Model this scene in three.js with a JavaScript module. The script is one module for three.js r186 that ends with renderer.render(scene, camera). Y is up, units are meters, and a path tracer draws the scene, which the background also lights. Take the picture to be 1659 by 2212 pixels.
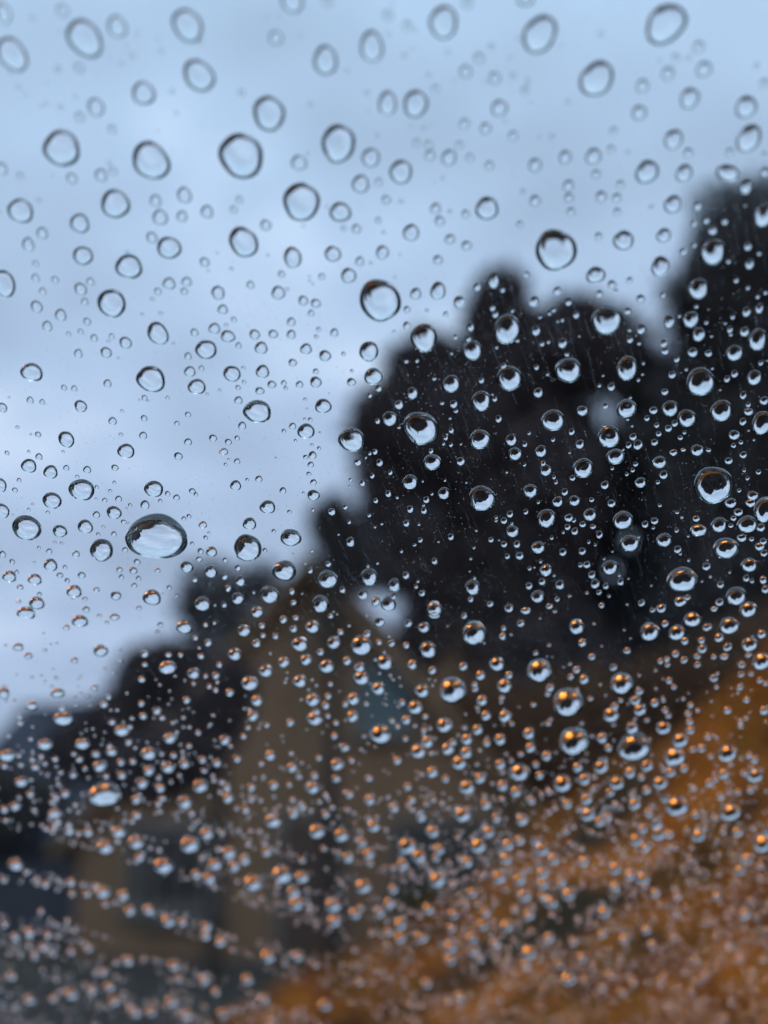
import * as THREE from 'three';
import { mergeGeometries } from 'three/addons/utils/BufferGeometryUtils.js';
import { RoundedBoxGeometry } from 'three/addons/geometries/RoundedBoxGeometry.js';
import { createNoise2D, createNoise3D } from 'simplex-noise';

// ---------------------------------------------------------------- seeded random
function rng(seed) { let s = seed >>> 0; return () => { s = (s + 0x6d2b79f5) | 0; let t = Math.imul(s ^ (s >>> 15), 1 | s); t = (t + Math.imul(t ^ (t >>> 7), 61 | t)) ^ t; return ((t ^ (t >>> 14)) >>> 0) / 4294967296; }; }
const noise2 = createNoise2D(rng(11)), noise3 = createNoise3D(rng(12));
const RAD = Math.PI / 180;

// ---------------------------------------------------------------- camera
const scene = new THREE.Scene();
const PITCH = 14.6 * RAD, TILT = 30 * RAD, FOV = 40;
const camera = new THREE.PerspectiveCamera(FOV, 0.75, 0.005, 600);
const EYE = new THREE.Vector3(0, 1.2, 0);
camera.position.copy(EYE);
camera.rotation.set(PITCH, 0, 0);
camera.focus = 0.190;                 // metres: the middle of the wet glass
camera.userData.fStop = 13;
camera.updateMatrixWorld(true);

// ---------------------------------------------------------------- sky: heavy blue-grey cloud at dusk
{
  const W = 1024, H = 512, d = new Float32Array(W * H * 4);
  for (let r = 0; r < H; r++) {
    const el = ((r + 0.5) / H - 0.5) * Math.PI, y = Math.sin(el);
    for (let c = 0; c < W; c++) {
      const az = ((c + 0.5) / W - 0.5) * 2 * Math.PI, x = Math.cos(az) * Math.cos(el), z = Math.sin(az) * Math.cos(el);
      const k = 1 / (0.28 + Math.max(0, y)), u = x * k, v = z * k;
      let n = noise3(u * 1.9, v * 1.9, 3) * 0.5 + noise3(u * 4.2 + 9, v * 4.2, 5) * 0.32 + noise3(u * 9 + 4, v * 9, 8) * 0.18;
      const b = 1.02 + 0.29 * n, w = THREE.MathUtils.smoothstep(n, 0.1, 0.9);
      const hi = THREE.MathUtils.smoothstep(y, 0.15, 0.85);
      const o = (r * W + c) * 4;
      d[o] = (0.475 + 0.03 * hi + 0.12 * w) * b; d[o + 1] = (0.60 + 0.12 * hi + 0.09 * w) * b; d[o + 2] = (0.845 + 0.14 * hi + 0.04 * w) * b; d[o + 3] = 1;
    }
  }
  const t = new THREE.DataTexture(d, W, H, THREE.RGBAFormat, THREE.FloatType);
  t.mapping = THREE.EquirectangularReflectionMapping; t.magFilter = t.minFilter = THREE.LinearFilter; t.needsUpdate = true;
  scene.background = t; scene.environment = t;
}
// the last daylight behind the cloud, very soft
const sun = new THREE.DirectionalLight(new THREE.Color(1, 0.96, 0.9), 0.5);
sun.position.set(25, 60, 60); sun.target.position.set(0, 0, -10);
sun.castShadow = true; sun.shadow.radius = 40; sun.shadow.mapSize.set(2048, 2048);
Object.assign(sun.shadow.camera, { left: -45, right: 45, top: 45, bottom: -45, near: 1, far: 160 });
scene.add(sun, sun.target);

const renderer = new THREE.WebGLRenderer({ antialias: true });
renderer.toneMapping = THREE.LinearToneMapping;
renderer.toneMappingExposure = 1;
renderer.shadowMap.enabled = true;

// ---------------------------------------------------------------- helpers
const used = {};
function numbered(name) { used[name] = (used[name] ?? -1) + 1; return used[name] ? name + '_' + String(used[name]).padStart(3, '0') : name; }
function tag(o, label, category, group) { o.userData.label = label; if (category) o.userData.category = category; if (group) o.userData.group = group; return o; }
function thing(name, label, category, pos = [0, 0, 0], turn = 0, group) {
  const g = new THREE.Group(); g.name = numbered(name); g.position.set(...pos); g.rotation.y = turn; scene.add(g); return tag(g, label, category, group);
}
function shade(o) { o.castShadow = o.receiveShadow = true; return o; }
function part(name, geo, mat, parent, pos, rot) {
  const m = shade(new THREE.Mesh(geo, mat)); m.name = name;
  if (pos) m.position.set(...pos);
  if (rot) m.rotation.set(...rot);
  parent.add(m); return m;
}
function structure(name, geo, mat) { const m = shade(new THREE.Mesh(geo, mat)); m.name = name; m.userData.kind = 'structure'; scene.add(m); return m; }
const box = (x, y, z) => new THREE.BoxGeometry(x, y, z);
const rbox = (x, y, z, r = 0.02, s = 3) => new RoundedBoxGeometry(x, y, z, s, r);
function speckle(size, fn, srgb = true) {
  const d = new Uint8Array(size * size * 4);
  for (let y = 0; y < size; y++) for (let x = 0; x < size; x++) { const c = fn(x / size, y / size), o = (y * size + x) * 4; for (let k = 0; k < 3; k++) d[o + k] = Math.max(0, Math.min(255, c[k] * 255)); d[o + 3] = 255; }
  const t = new THREE.DataTexture(d, size, size); t.wrapS = t.wrapT = THREE.RepeatWrapping; t.magFilter = t.minFilter = THREE.LinearFilter; if (srgb) t.colorSpace = THREE.SRGBColorSpace; t.needsUpdate = true; return t;
}
const lin = (r, g, b) => new THREE.Color().setRGB(r, g, b);
const std = (c, roughness = 0.8, more = {}) => new THREE.MeshStandardMaterial({ color: c, roughness, ...more });
const matt = (c, roughness = 0.9, more = {}) => new THREE.MeshPhysicalMaterial({ color: c, roughness, specularIntensity: 0.15, ...more });

// A pixel of the photograph, counted at 1659 x 2212, gives a direction only.
const PX = 1106 / Math.tan(FOV * RAD / 2);
function ray(px, py) { return new THREE.Vector3((px - 829.5) / PX, -(py - 1106) / PX, -1).applyQuaternion(camera.quaternion); }
function far(px, py, dist) { const r = ray(px, py), h = Math.hypot(r.x, r.z); return r.multiplyScalar(dist / h).add(EYE); }   // point at that horizontal distance

// the windscreen's outer face
const GN = new THREE.Vector3(0, Math.cos(TILT), -Math.sin(TILT)), GUP = new THREE.Vector3(0, Math.sin(TILT), Math.cos(TILT)), GX = new THREE.Vector3(1, 0, 0);
const GDIST = 0.136, GQ = new THREE.Quaternion().setFromRotationMatrix(new THREE.Matrix4().makeBasis(GX, GN, GUP));
const GP = EYE.clone().addScaledVector(GN, GDIST);
function onGlass(px, py) {                 // { x, s } in metres on the glass (s up the glass), depth and slant of sight there
  const r = ray(px, py), t = GDIST / r.dot(GN), p = r.clone().multiplyScalar(t);
  const rel = p.clone().add(EYE).sub(GP), sinv = r.clone().normalize().dot(GN);
  return { x: rel.x, s: rel.dot(GUP), depth: t, sin: sinv, cos: Math.sqrt(Math.max(0, 1 - sinv * sinv)) };
}

// ---------------------------------------------------------------- ground, road, bank
{
  const tex = speckle(256, (u, v) => { const n = noise2(u * 40, v * 40) * 0.5 + noise2(u * 9, v * 9) * 0.5; const g = 0.29 + 0.06 * n; return [g * 1.05, g * 0.97, g * 0.86]; });
  tex.repeat.set(120, 120);
  const g = new THREE.PlaneGeometry(600, 600); g.rotateX(-Math.PI / 2);
  structure('ground', g, matt(0xffffff, 0.95, { map: tex }));
  const rt = speckle(256, (u, v) => { const n = noise2(u * 60, v * 60) * 0.6 + noise2(u * 6 + 3, v * 6) * 0.4, q = 0.255 + 0.05 * n; return [q * 1.06, q, q * 0.93]; });
  rt.repeat.set(3, 20);
  const road = new THREE.PlaneGeometry(7, 60); road.rotateX(-Math.PI / 2);
  const r = structure('road', road, matt(0xffffff, 0.9, { map: rt })); r.position.set(-1.2, 0.004, -22);
}
const bankHeight = (x, z) => {
  const e = THREE.MathUtils.smoothstep(x + 0.12 * (z + 16), -1.3, 6.4), near = THREE.MathUtils.smoothstep(-z, 2.6, 9);
  return -0.25 + (0.25 + 3.9 * e + 0.16 * noise2(x * 0.7, z * 0.5)) * near;
};
{
  const g = new THREE.PlaneGeometry(18, 34, 110, 160); g.rotateX(-Math.PI / 2); g.translate(8, 0, -19);
  const p = g.attributes.position, uv = g.attributes.uv;
  for (let i = 0; i < p.count; i++) { p.setY(i, bankHeight(p.getX(i), p.getZ(i))); uv.setXY(i, p.getX(i) / 9, p.getZ(i) / 9); }
  g.computeVertexNormals();
  const tex = speckle(512, (u, v) => {
    const n = noise2(u * 120, v * 120), m = noise2(u * 40 + 5, v * 40), b = noise2(u * 5 + v * 4 + 9, v * 9 - u * 3) + 0.45 * noise2(u * 17, v * 17) + 0.3 * n;
    const k = 0.5 + 0.3 * n + 0.2 * m;
    return b > 0.24 ? [0.56 + 0.27 * k, 0.30 + 0.18 * k, 0.08 + 0.08 * k] : b > -0.3 ? [0.30 + 0.13 * k, 0.19 + 0.08 * k, 0.10 + 0.05 * k] : [0.17 + 0.07 * k, 0.14 + 0.06 * k, 0.09 + 0.04 * k];
  });
  structure('bank', g, matt(0xffffff, 0.9, { map: tex }));
}

// ---------------------------------------------------------------- foliage
const leafGeo = (() => {           // a sprig of three pointed leaves, about a metre before scaling
  const one = (turn, tip) => {
    const g = new THREE.BufferGeometry();
    g.setAttribute('position', new THREE.Float32BufferAttribute([0, 0, 0, 0.2, 0.45, 0.08, 0, 1, 0, -0.2, 0.45, 0.08], 3));
    g.setIndex([0, 1, 2, 0, 2, 3]); g.rotateX(tip); g.rotateY(turn); g.computeVertexNormals(); return g;
  };
  return mergeGeometries([one(0, 0.5), one(2.1, 0.9), one(4.2, 0.7)]);
})();
const leafMat = (c) => new THREE.MeshPhysicalMaterial({ color: c, roughness: 0.85, transmission: 0.25, thickness: 0 });
const bark = std(lin(0.035, 0.03, 0.026), 0.95);
function crown(parent, clumps, mat, count, size, seed, tint) {
  // clumps: [x, y, z, rx, ry, rz] in the parent's own frame; sprigs lie through the outer part of each clump
  const R = rng(seed), vol = clumps.map((c) => Math.pow(c[3] * c[4] * c[5], 0.72)), total = vol.reduce((a, b) => a + b, 0);
  const m = new THREE.InstancedMesh(leafGeo, mat, count), o = new THREE.Object3D(), col = new THREE.Color(), v = new THREE.Vector3();
  let n = 0;
  clumps.forEach((c, k) => {
    const want = k === clumps.length - 1 ? count - n : Math.round(count * vol[k] / total);
    for (let i = 0; i < want && n < count; i++) {
      v.set(R() * 2 - 1, R() * 2 - 1, R() * 2 - 1); if (v.lengthSq() > 1 || v.lengthSq() < 0.01) { i--; continue; }
      v.setLength(Math.pow(v.length(), 0.55));
      v.multiplyScalar(1 + 0.42 * noise3(v.x * 2.2 + k * 7, v.y * 2.2, v.z * 2.2 + seed));
      o.position.set(c[0] + v.x * c[3], c[1] + v.y * c[4], c[2] + v.z * c[5]);
      o.rotation.set(R() * 6.3, R() * 6.3, R() * 6.3); o.scale.setScalar(size * (0.6 + R() * 0.8)); o.updateMatrix();
      m.setMatrixAt(n, o.matrix); const g = 1 + (R() - 0.5) * tint; m.setColorAt(n++, col.setRGB(g, g * (0.95 + R() * 0.1), g)); 
    }
  });
  m.count = n; m.name = 'crown'; m.userData.kind = 'stuff'; shade(m); parent.add(m); return m;
}
function limb(a, b, r0, r1, bend = 0.1) {
  const A = new THREE.Vector3(...a), B = new THREE.Vector3(...b), mid = A.clone().lerp(B, 0.5).add(new THREE.Vector3(bend * (A.y - B.y) * 0.4, 0, bend * 0.6));
  const path = new THREE.QuadraticBezierCurve3(A, mid, B), g = new THREE.TubeGeometry(path, 10, 1, 8), p = g.attributes.position;
  const frames = path.getSpacedPoints(10);
  for (let i = 0; i <= 10; i++) for (let j = 0; j <= 8; j++) { const k = i * 9 + j, c = frames[i], r = r0 + (r1 - r0) * i / 10; p.setXYZ(k, c.x + (p.getX(k) - c.x) * r, c.y + (p.getY(k) - c.y) * r, c.z + (p.getZ(k) - c.z) * r); }
  g.computeVertexNormals(); return g;
}
// A tree that stands at the horizontal distance `dist` below pixel column px; clumps are [px, py, radius px (, ry px)] seen there, spread in depth by their own radius.
function tree(name, label, px, dist, clumps, mat, count, size, seed, tint = 0.5, category = 'tree') {
  const foot = far(px, 1880, dist), t = thing(name, label, category, [foot.x, 0, foot.z], 0, undefined), R = rng(seed + 77);
  const m = dist / PX * 1.04, list = [];
  for (const [cx, cy, r, ry = r] of clumps) {
    const d = dist + (R() - 0.5) * r * m * 0.9, p = far(cx, cy, d), k = p.distanceTo(EYE) / PX;
    list.push([p.x - foot.x, p.y, p.z - foot.z, r * k, ry * k, r * k * 0.85]);
  }
  const top = Math.max(...list.map((c) => c[1])), r0 = 0.016 * top + 0.05;
  part('trunk', mergeGeometries([limb([0, -0.05, 0], [list[0][0] * 0.5, top * 0.55, list[0][2] * 0.5], r0, r0 * 0.6), limb([list[0][0] * 0.5, top * 0.54, list[0][2] * 0.5], [list[0][0] * 0.8, top * 0.9, list[0][2] * 0.8], r0 * 0.62, r0 * 0.2)]), bark, t);
  for (const c of list.slice(0, 9)) {
    const h = Math.min(c[1] * 0.72, top * 0.6), k = h / (top * 0.55) * 0.5;
    part('limb', limb([list[0][0] * Math.min(k, 0.5), h, list[0][2] * Math.min(k, 0.5)], [c[0], c[1], c[2]], r0 * 0.4, r0 * 0.1, 0.25), bark, t);
  }
  crown(t, list, mat, count, size, seed, tint);
  return t;
}
const darkLeaf = leafMat(lin(0.080, 0.070, 0.070)), blackLeaf = leafMat(lin(0.098, 0.074, 0.078)), russet = leafMat(lin(0.58, 0.22, 0.03)), brownLeaf = leafMat(lin(0.20, 0.10, 0.035)), oliveLeaf = leafMat(lin(0.10, 0.10, 0.04)), brownLeaf2 = leafMat(lin(0.20, 0.105, 0.05));

tree('broadleaf_tree', 'tall dark broadleaf tree with a narrow peaked top beside the brown gabled house', 1080, 27, [
  [1075, 700, 60, 110], [1095, 830, 75], [925, 825, 82, 90], [850, 920, 74], [990, 950, 110], [832, 1010, 46, 95], [905, 1060, 85], [1040, 1080, 110], [1190, 760, 80], [1255, 745, 75, 90], [1165, 900, 75], [1170, 1040, 110],
  [905, 1195, 85], [1000, 1220, 110], [1130, 1190, 110], [1060, 1340, 120], [960, 1370, 80, 70], [1155, 1340, 90], [1120, 1480, 110], [1240, 1470, 110], [822, 1110, 38, 50],
], blackLeaf, 25000, 0.34, 21);
tree('broadleaf_tree', 'dark spreading tree with pale gaps in its crown, standing left of the tallest tree', 1370, 30, [
  [1330, 760, 60, 75], [1283, 792, 55], [1410, 855, 58, 78], [1235, 962, 58], [1382, 995, 70], [1440, 1000, 80], [1270, 1080, 70], [1432, 1112, 70], [1245, 1185, 66], [1300, 1060, 60], [1445, 1245, 78], [1400, 1405, 60], [1440, 1370, 90], [1290, 1425, 72], [1275, 1300, 46], [1335, 1290, 26], [1510, 1290, 90],
], darkLeaf, 15500, 0.34, 22);
tree('broadleaf_tree', 'tallest dark tree, rising behind the russet shrubs on the bank', 1590, 25, [
  [1560, 620, 80, 100], [1655, 600, 75, 110], [1500, 680, 50, 90], [1605, 735, 90], [1475, 860, 50, 90], [1680, 720, 110], [1645, 955, 86], [1510, 1010, 70], [1640, 1080, 100], [1540, 1150, 90], [1700, 900, 100], [1600, 1260, 110], [1700, 1180, 110], [1540, 1330, 90], [1680, 1350, 110], [1830, 620, 140], [1830, 860, 140], [1830, 1120, 150], [1980, 900, 160],
], darkLeaf, 17000, 0.32, 23);
tree('bare_tree', 'thin almost leafless tree top showing over the tallest dark tree', 1580, 48, [[1560, 450, 60, 55], [1630, 440, 60, 60], [1520, 520, 40], [1690, 460, 60], [1600, 520, 80]], darkLeaf, 620, 0.42, 24, 0.3);
tree('bare_tree', 'thin almost leafless tree between the dark slate house and the brown gable', 450, 50, [[455, 1270, 62, 52], [520, 1320, 60], [410, 1310, 40], [470, 1370, 70], [560, 1260, 50, 40]], darkLeaf, 620, 0.45, 25, 0.3);
tree('garden_tree', 'round dark garden tree at the gable end of the slate-roofed house', 340, 26, [[370, 1455, 75, 50], [310, 1465, 45, 45], [430, 1480, 60, 45], [350, 1540, 90, 60], [260, 1560, 60, 50], [180, 1620, 60, 45]], blackLeaf, 12000, 0.26, 26);
tree('garden_tree', 'dark bush before the corner of the brown house, next to the slate roof', 470, 17, [[500, 1490, 38, 48], [455, 1560, 55, 48], [400, 1630, 66, 48], [320, 1670, 70, 44]], blackLeaf, 5000, 0.18, 29);
tree('garden_tree', 'small dark tree leaning over the ridge of the brown gabled house', 730, 21, [[715, 1130, 32, 45], [745, 1185, 36, 42], [770, 1235, 34, 34]], darkLeaf, 1100, 0.24, 27);
tree('garden_tree', 'low dark tree by the road end of the slate-roofed house', 60, 32, [[40, 1760, 90, 60], [-60, 1720, 90, 70], [130, 1790, 90, 60], [-180, 1700, 110]], darkLeaf, 9000, 0.28, 28);
// russet autumn shrubs on the bank
[[1640, 17, [[1620, 1590, 90, 55], [1700, 1540, 90, 70], [1560, 1640, 70, 40], [1790, 1520, 110]], russet, 'bright orange autumn shrub at the top of the bank, under the tallest tree'],
  [1330, 20, [[1300, 1790, 90, 45], [1220, 1800, 60, 40], [1390, 1770, 70, 45]], russet, 'orange autumn shrub low on the bank beside the brown one'],
  [1480, 18, [[1480, 1690, 90, 40], [1420, 1700, 70, 35], [1550, 1720, 70, 40]], brownLeaf, 'dull brown shrub halfway up the leafy bank'],
  [1580, 13, [[1600, 1860, 80, 45], [1680, 1840, 80, 50], [1760, 1820, 90, 60]], russet, 'orange shrub on the steep near side of the bank'],
  [960, 22, [[960, 1960, 80, 35], [900, 1975, 50, 30], [1030, 1950, 55, 30]], oliveLeaf, 'olive green bush at the foot of the bank by the road'],
  [1480, 11, [[1500, 2120, 90, 40], [1590, 2110, 70, 45]], oliveLeaf, 'low olive bush near the car, at the foot of the bank'],
].forEach(([px, dist, cl, mat, label], i) => tree('autumn_shrub', label, px, dist, cl, mat, 5200, 0.13, 40 + i, 0.6, 'shrub'));
tree('dark_hedge', 'unclipped dark hedge along the top of the bank, under the trees', 1330, 23, [[1050, 1600, 80, 110], [1130, 1640, 90, 110], [1220, 1600, 90, 120], [1310, 1600, 90, 120], [1400, 1580, 90, 120], [1490, 1540, 90, 120], [1580, 1500, 90, 110], [1670, 1460, 100, 110], [1780, 1450, 110], [1180, 1740, 90, 60], [1320, 1720, 100, 60], [1000, 1720, 60, 80]], brownLeaf2, 26000, 0.2, 61, 0.5, 'hedge');
// fallen leaves over the bank
{
  const R = rng(5), n = 26000, g = leafGeo, m = new THREE.InstancedMesh(g, std(lin(0.58, 0.24, 0.035), 0.85), n), o = new THREE.Object3D(), c = new THREE.Color();
  for (let i = 0; i < n; i++) {
    const z = i % 5 ? -2.4 - Math.pow(R(), 1.5) * 22 : -2.3 - R() * 3, x = i % 5 ? -1 + R() * 9 : -1.8 + R() * 4.2;
    if (i % 5 && noise2(x * 0.5 + z * 0.35 + 3, z * 0.5) + 0.5 * noise2(x * 2, z * 2) < 0.12) { o.scale.setScalar(0.0001); }
    else o.scale.setScalar(0.07 + R() * 0.07);
    o.position.set(x, Math.max(0.008, bankHeight(x, z)) + 0.01, z); o.rotation.set(R() * 0.5 + 1.2, R() * 6.3, R() * 0.5); o.updateMatrix(); m.setMatrixAt(i, o.matrix);
    const q = 0.5 + R() * 0.7; m.setColorAt(i, c.setRGB(q, q * (0.7 + R() * 0.5), q));
  }
  m.name = 'fallen_leaves'; m.userData = { kind: 'stuff', label: 'orange and brown fallen leaves strewn over the bank', category: 'leaves' }; shade(m); scene.add(m);
}

// ---------------------------------------------------------------- houses
function gable(w, h, d, over = 0.3, th = 0.12) {      // two roof slabs, ridge along z
  const len = Math.hypot(w / 2 + over, h * (1 + over * 2 / w)), a = Math.atan2(h, w / 2), out = [];
  for (const s of [-1, 1]) { const g = box(len, th, d + over * 2); g.rotateZ(-s * a); g.translate(s * (w / 4 + over / 2), h / 2 - over / 2 * Math.tan(a) + th / 2, 0); out.push(g); }
  return mergeGeometries(out);
}
function gableWall(w, eave, h, d) {
  const s = new THREE.Shape([[-w / 2, 0], [w / 2, 0], [w / 2, eave], [0, eave + h], [-w / 2, eave]].map((p) => new THREE.Vector2(...p)));
  const g = new THREE.ExtrudeGeometry(s, { depth: d, bevelEnabled: false }); g.translate(0, 0, -d / 2); return g;
}
const grainTex = (a, b, f) => { const t = speckle(256, (u, v) => { const n = 0.5 + 0.5 * (noise2(u * f, v * f * 1.6) * 0.6 + noise2(u * f * 4, v * f * 4) * 0.4); return a.map((x, k) => x + (b[k] - x) * n); }); t.repeat.set(0.35, 0.35); return t; };
const trim = std(lin(0.16, 0.15, 0.14), 0.6);
const skyTintPane = std(lin(0.08, 0.14, 0.16), 0.6);  // window pane with the sky's teal reflection painted into its colour
const curtained = std(lin(0.05, 0.045, 0.04), 0.7);
function windowAt(parent, x, y, z, w, h, turn = 0, clear = false) {
  const f = part('window', mergeGeometries([box(w + 0.16, 0.08, 0.1).translate(0, h / 2 + 0.04, 0), box(w + 0.16, 0.08, 0.1).translate(0, -h / 2 - 0.04, 0), box(0.08, h, 0.1).translate(-w / 2 - 0.04, 0, 0), box(0.08, h, 0.1).translate(w / 2 + 0.04, 0, 0), box(0.05, h, 0.06)]), trim, parent, [x, y, z], [0, turn, 0]);
  part('pane', box(w, h, 0.02), clear ? skyTintPane : curtained, f, [0, 0, 0]); part('sill', box(w + 0.3, 0.06, 0.22), trim, f, [0, -h / 2 - 0.12, 0.04]);
}
function house(name, label, pos, turn, { w, d, eave, h, wallMat, roofMat, windows = [], door, chimney, chimneyMat }) {
  const t = thing(name, label, 'house', pos, turn);
  part('wall', gableWall(w, eave, h, d), wallMat, t);
  const roof = part('roof', gable(w, h, d, 0.35, 0.16), roofMat, t, [0, eave + 0.01, 0]);
  part('ridge_cap', box(0.28, 0.12, d + 0.72), roofMat, roof, [0, h + 0.17, 0]);
  if (chimney) { part('chimney', mergeGeometries([box(0.7, 1.5, 0.7), box(0.84, 0.14, 0.84).translate(0, 0.72, 0), new THREE.CylinderGeometry(0.13, 0.15, 0.4, 12).translate(0, 0.98, 0)].map((g) => g.toNonIndexed())), chimneyMat, roof, chimney); }
  for (const a of windows) windowAt(t, ...a);
  if (door) { const q = part('door', rbox(0.95, 2.05, 0.08, 0.01), std(lin(0.09, 0.05, 0.03), 0.5), t, door); part('handle', new THREE.SphereGeometry(0.035, 12, 8), std(lin(0.5, 0.45, 0.3), 0.3, { metalness: 1 }), q, [0.36, -0.05, 0.08]); part('door_frame', mergeGeometries([box(0.09, 2.1, 0.12).translate(-0.53, 0, 0), box(0.09, 2.1, 0.12).translate(0.53, 0, 0), box(1.16, 0.09, 0.12).translate(0, 1.09, 0)]), trim, q); }
  return t;
}
const brownWall = std(0xffffff, 0.9, { map: grainTex([0.45, 0.36, 0.27], [0.55, 0.44, 0.34], 6) });
const brownRoof = std(0xffffff, 0.85, { map: grainTex([0.42, 0.33, 0.24], [0.53, 0.42, 0.31], 5) });
const slateWall = std(0xffffff, 0.9, { map: grainTex([0.24, 0.25, 0.28], [0.31, 0.32, 0.35], 6) });
const slateRoof = std(0xffffff, 0.7, { map: grainTex([0.16, 0.18, 0.23], [0.23, 0.25, 0.30], 5) });
{
  // brown house: its gable looks at the car
  const D = 22, apex = far(645, 1205, D);
  const H = apex.y;
  house('house', 'brown rendered house with a steep brown gable and teal sky reflection painted on upper window', [apex.x + 0.9, 0, apex.z - 4.2], -0.18, {
    w: 7.4, d: 8, eave: H - 4.3, h: 4.1, wallMat: brownWall, roofMat: brownRoof, chimney: [1.6, 3.2, -1], chimneyMat: brownWall,
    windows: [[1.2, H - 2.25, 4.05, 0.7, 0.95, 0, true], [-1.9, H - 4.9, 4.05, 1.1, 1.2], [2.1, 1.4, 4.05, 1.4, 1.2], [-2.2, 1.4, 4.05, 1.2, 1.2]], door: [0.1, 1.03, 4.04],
  });
  const a = far(440, 1500, 31);
  house('house', 'low dark house with a long slate roof behind the round garden tree', [a.x - 0.3, 0, a.z - 2], 1.15, {
    w: 7, d: 9.5, eave: a.y - 3.0, h: 3.0, wallMat: slateWall, roofMat: slateRoof, chimney: [-0.9, 2.6, 2.6], chimneyMat: slateWall,
    windows: [[-1.6, 1.5, 4.8, 1.2, 1.2], [1.6, 1.5, 4.8, 1.2, 1.2], [3.55, 1.5, -2, 1.3, 1.2, Math.PI / 2], [3.55, 1.5, 2, 1.3, 1.2, Math.PI / 2]], door: [0, 1.03, 4.79],
  });
}

// ---------------------------------------------------------------- the car round the camera
const tan = matt(lin(0.055, 0.028, 0.015), 0.7), black = matt(lin(0.018, 0.018, 0.02), 0.8), lining = matt(lin(0.02, 0.02, 0.02), 0.95), paint = matt(lin(0.012, 0.014, 0.016), 0.8), teal = matt(lin(0.006, 0.05, 0.047), 0.8);
const pane = new THREE.MeshPhysicalMaterial({ color: lin(0.975, 0.99, 0.985), roughness: 0, transmission: 1, thickness: 0, ior: 1.5 });
const tinted = new THREE.MeshPhysicalMaterial({ color: lin(0.13, 0.46, 0.43), roughness: 0, transmission: 1, thickness: 0, ior: 1.5 });
const car = thing('parked_car', 'dark car seen from its own front seats, with brown leather seats and a wet windscreen', 'car', [0, 0, 0]);
{
  const half = 0.66, s0 = -0.66, s1 = 0.29, len = s1 - s0, mid = (s0 + s1) / 2, th = 0.005;
  const wc = GP.clone().addScaledVector(GUP, mid).addScaledVector(GN, -th / 2);
  const ws = part('windscreen', box(half * 2, th, len), pane, car, wc.toArray()); ws.quaternion.copy(GQ);
  const top = GP.clone().addScaledVector(GUP, s1), low = GP.clone().addScaledVector(GUP, s0);
  // pillars along both sides of the glass
  for (const s of [-1, 1]) { const p = part('pillar', rbox(0.07, 0.05, len + 0.06, 0.015), lining, car, GP.clone().addScaledVector(GUP, mid).addScaledVector(GN, -0.012).setX(s * (half + 0.036)).toArray()); p.quaternion.copy(GQ); }
  part('roof', rbox(1.5, 0.045, 2.1, 0.02), lining, car, [0, top.y + 0.005, top.z + 1.06]);
  part('header_rail', rbox(1.4, 0.04, 0.07, 0.015), lining, car, [0, top.y - 0.035, top.z + 0.03]);
  part('floor', box(1.5, 0.05, 3.0), black, car, [0, 0.28, 1.0]);
  part('rear_panel', box(1.5, 0.75, 0.06), black, car, [0, 0.68, 2.45]);
  const rw = part('rear_window', box(1.3, 0.42, 0.005), tinted, car, [0, 1.28, 2.42], [-0.35, 0, 0]); rw.userData.label = 'rear window';
  for (const s of [-1, 1]) {
    const d = part('door', rbox(0.08, 0.62, 2.2, 0.03), teal, car, [s * 0.75, 0.64, 0.95]);
    part('armrest', rbox(0.07, 0.05, 0.5, 0.02), black, d, [-s * 0.07, 0.06, -0.2]);
    part('side_window', box(0.005, 0.5, 1.7), tinted, car, [s * 0.735, 1.2, 1.25]);
    part('door_post', rbox(0.06, 0.56, 0.09, 0.02), lining, car, [s * 0.735, 1.2, 1.05]);
    part('cowl_side', box(0.08, 0.45, 0.75), black, car, [s * 0.75, 0.68, -0.36]);
  }
  part('bonnet', rbox(1.45, 0.05, 0.62, 0.025), paint, car, [0, low.y - 0.21, low.z - 0.30], [-0.42, 0, 0]);
  part('bulkhead', box(1.5, 0.6, 0.06), black, car, [0, 0.58, low.z - 0.06]);
  // dashboard: black cowl before the driver, tan leather before the passenger
  const dash = part('dashboard', rbox(1.42, 0.16, 0.36, 0.05), black, car, [0, 0.86, low.z + 0.20]);
  const sh = new THREE.Shape(); sh.moveTo(-0.12, -0.24); sh.lineTo(0.70, -0.24); sh.lineTo(0.70, 0.21); sh.bezierCurveTo(0.45, 0.22, 0.22, 0.14, 0.10, 0.02); sh.bezierCurveTo(0.02, -0.07, -0.05, -0.17, -0.12, -0.24);
  const pad = new THREE.ExtrudeGeometry(sh, { depth: 0.03, bevelEnabled: true, bevelSize: 0.012, bevelThickness: 0.012, bevelSegments: 3, curveSegments: 20 }); pad.rotateX(Math.PI / 2);
  part('leather_pad', pad, tan, dash, [0, 0.125, 0.05]);
  const groove = new THREE.CatmullRomCurve3([[-0.02, 0, 0.2], [0.12, 0, 0.06], [0.32, 0, -0.05], [0.68, 0, -0.1]].map(([x, y, z]) => new THREE.Vector3(x, y, -z)));
  part('trim_strip', new THREE.TubeGeometry(groove, 30, 0.013, 8), black, dash, [0, 0.138, 0.0]);
  part('air_vent', rbox(0.2, 0.03, 0.07, 0.01), black, dash, [0.42, 0.145, -0.06]);
  part('instrument_hood', new THREE.CylinderGeometry(0.17, 0.19, 0.12, 28, 1, false, 0, Math.PI * 2).scale(1, 1, 0.6), black, dash, [-0.38, 0.1, 0.05]);
  const wheel = part('steering_wheel', new THREE.TorusGeometry(0.18, 0.016, 12, 40), black, car, [-0.38, 0.82, 0.2], [-0.5, 0, 0]);
  part('hub', rbox(0.15, 0.1, 0.04, 0.02), black, wheel); part('spoke', box(0.34, 0.03, 0.015), black, wheel);
  part('console', rbox(0.22, 0.28, 0.8, 0.04), black, car, [0, 0.42, 0.55]);
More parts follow.
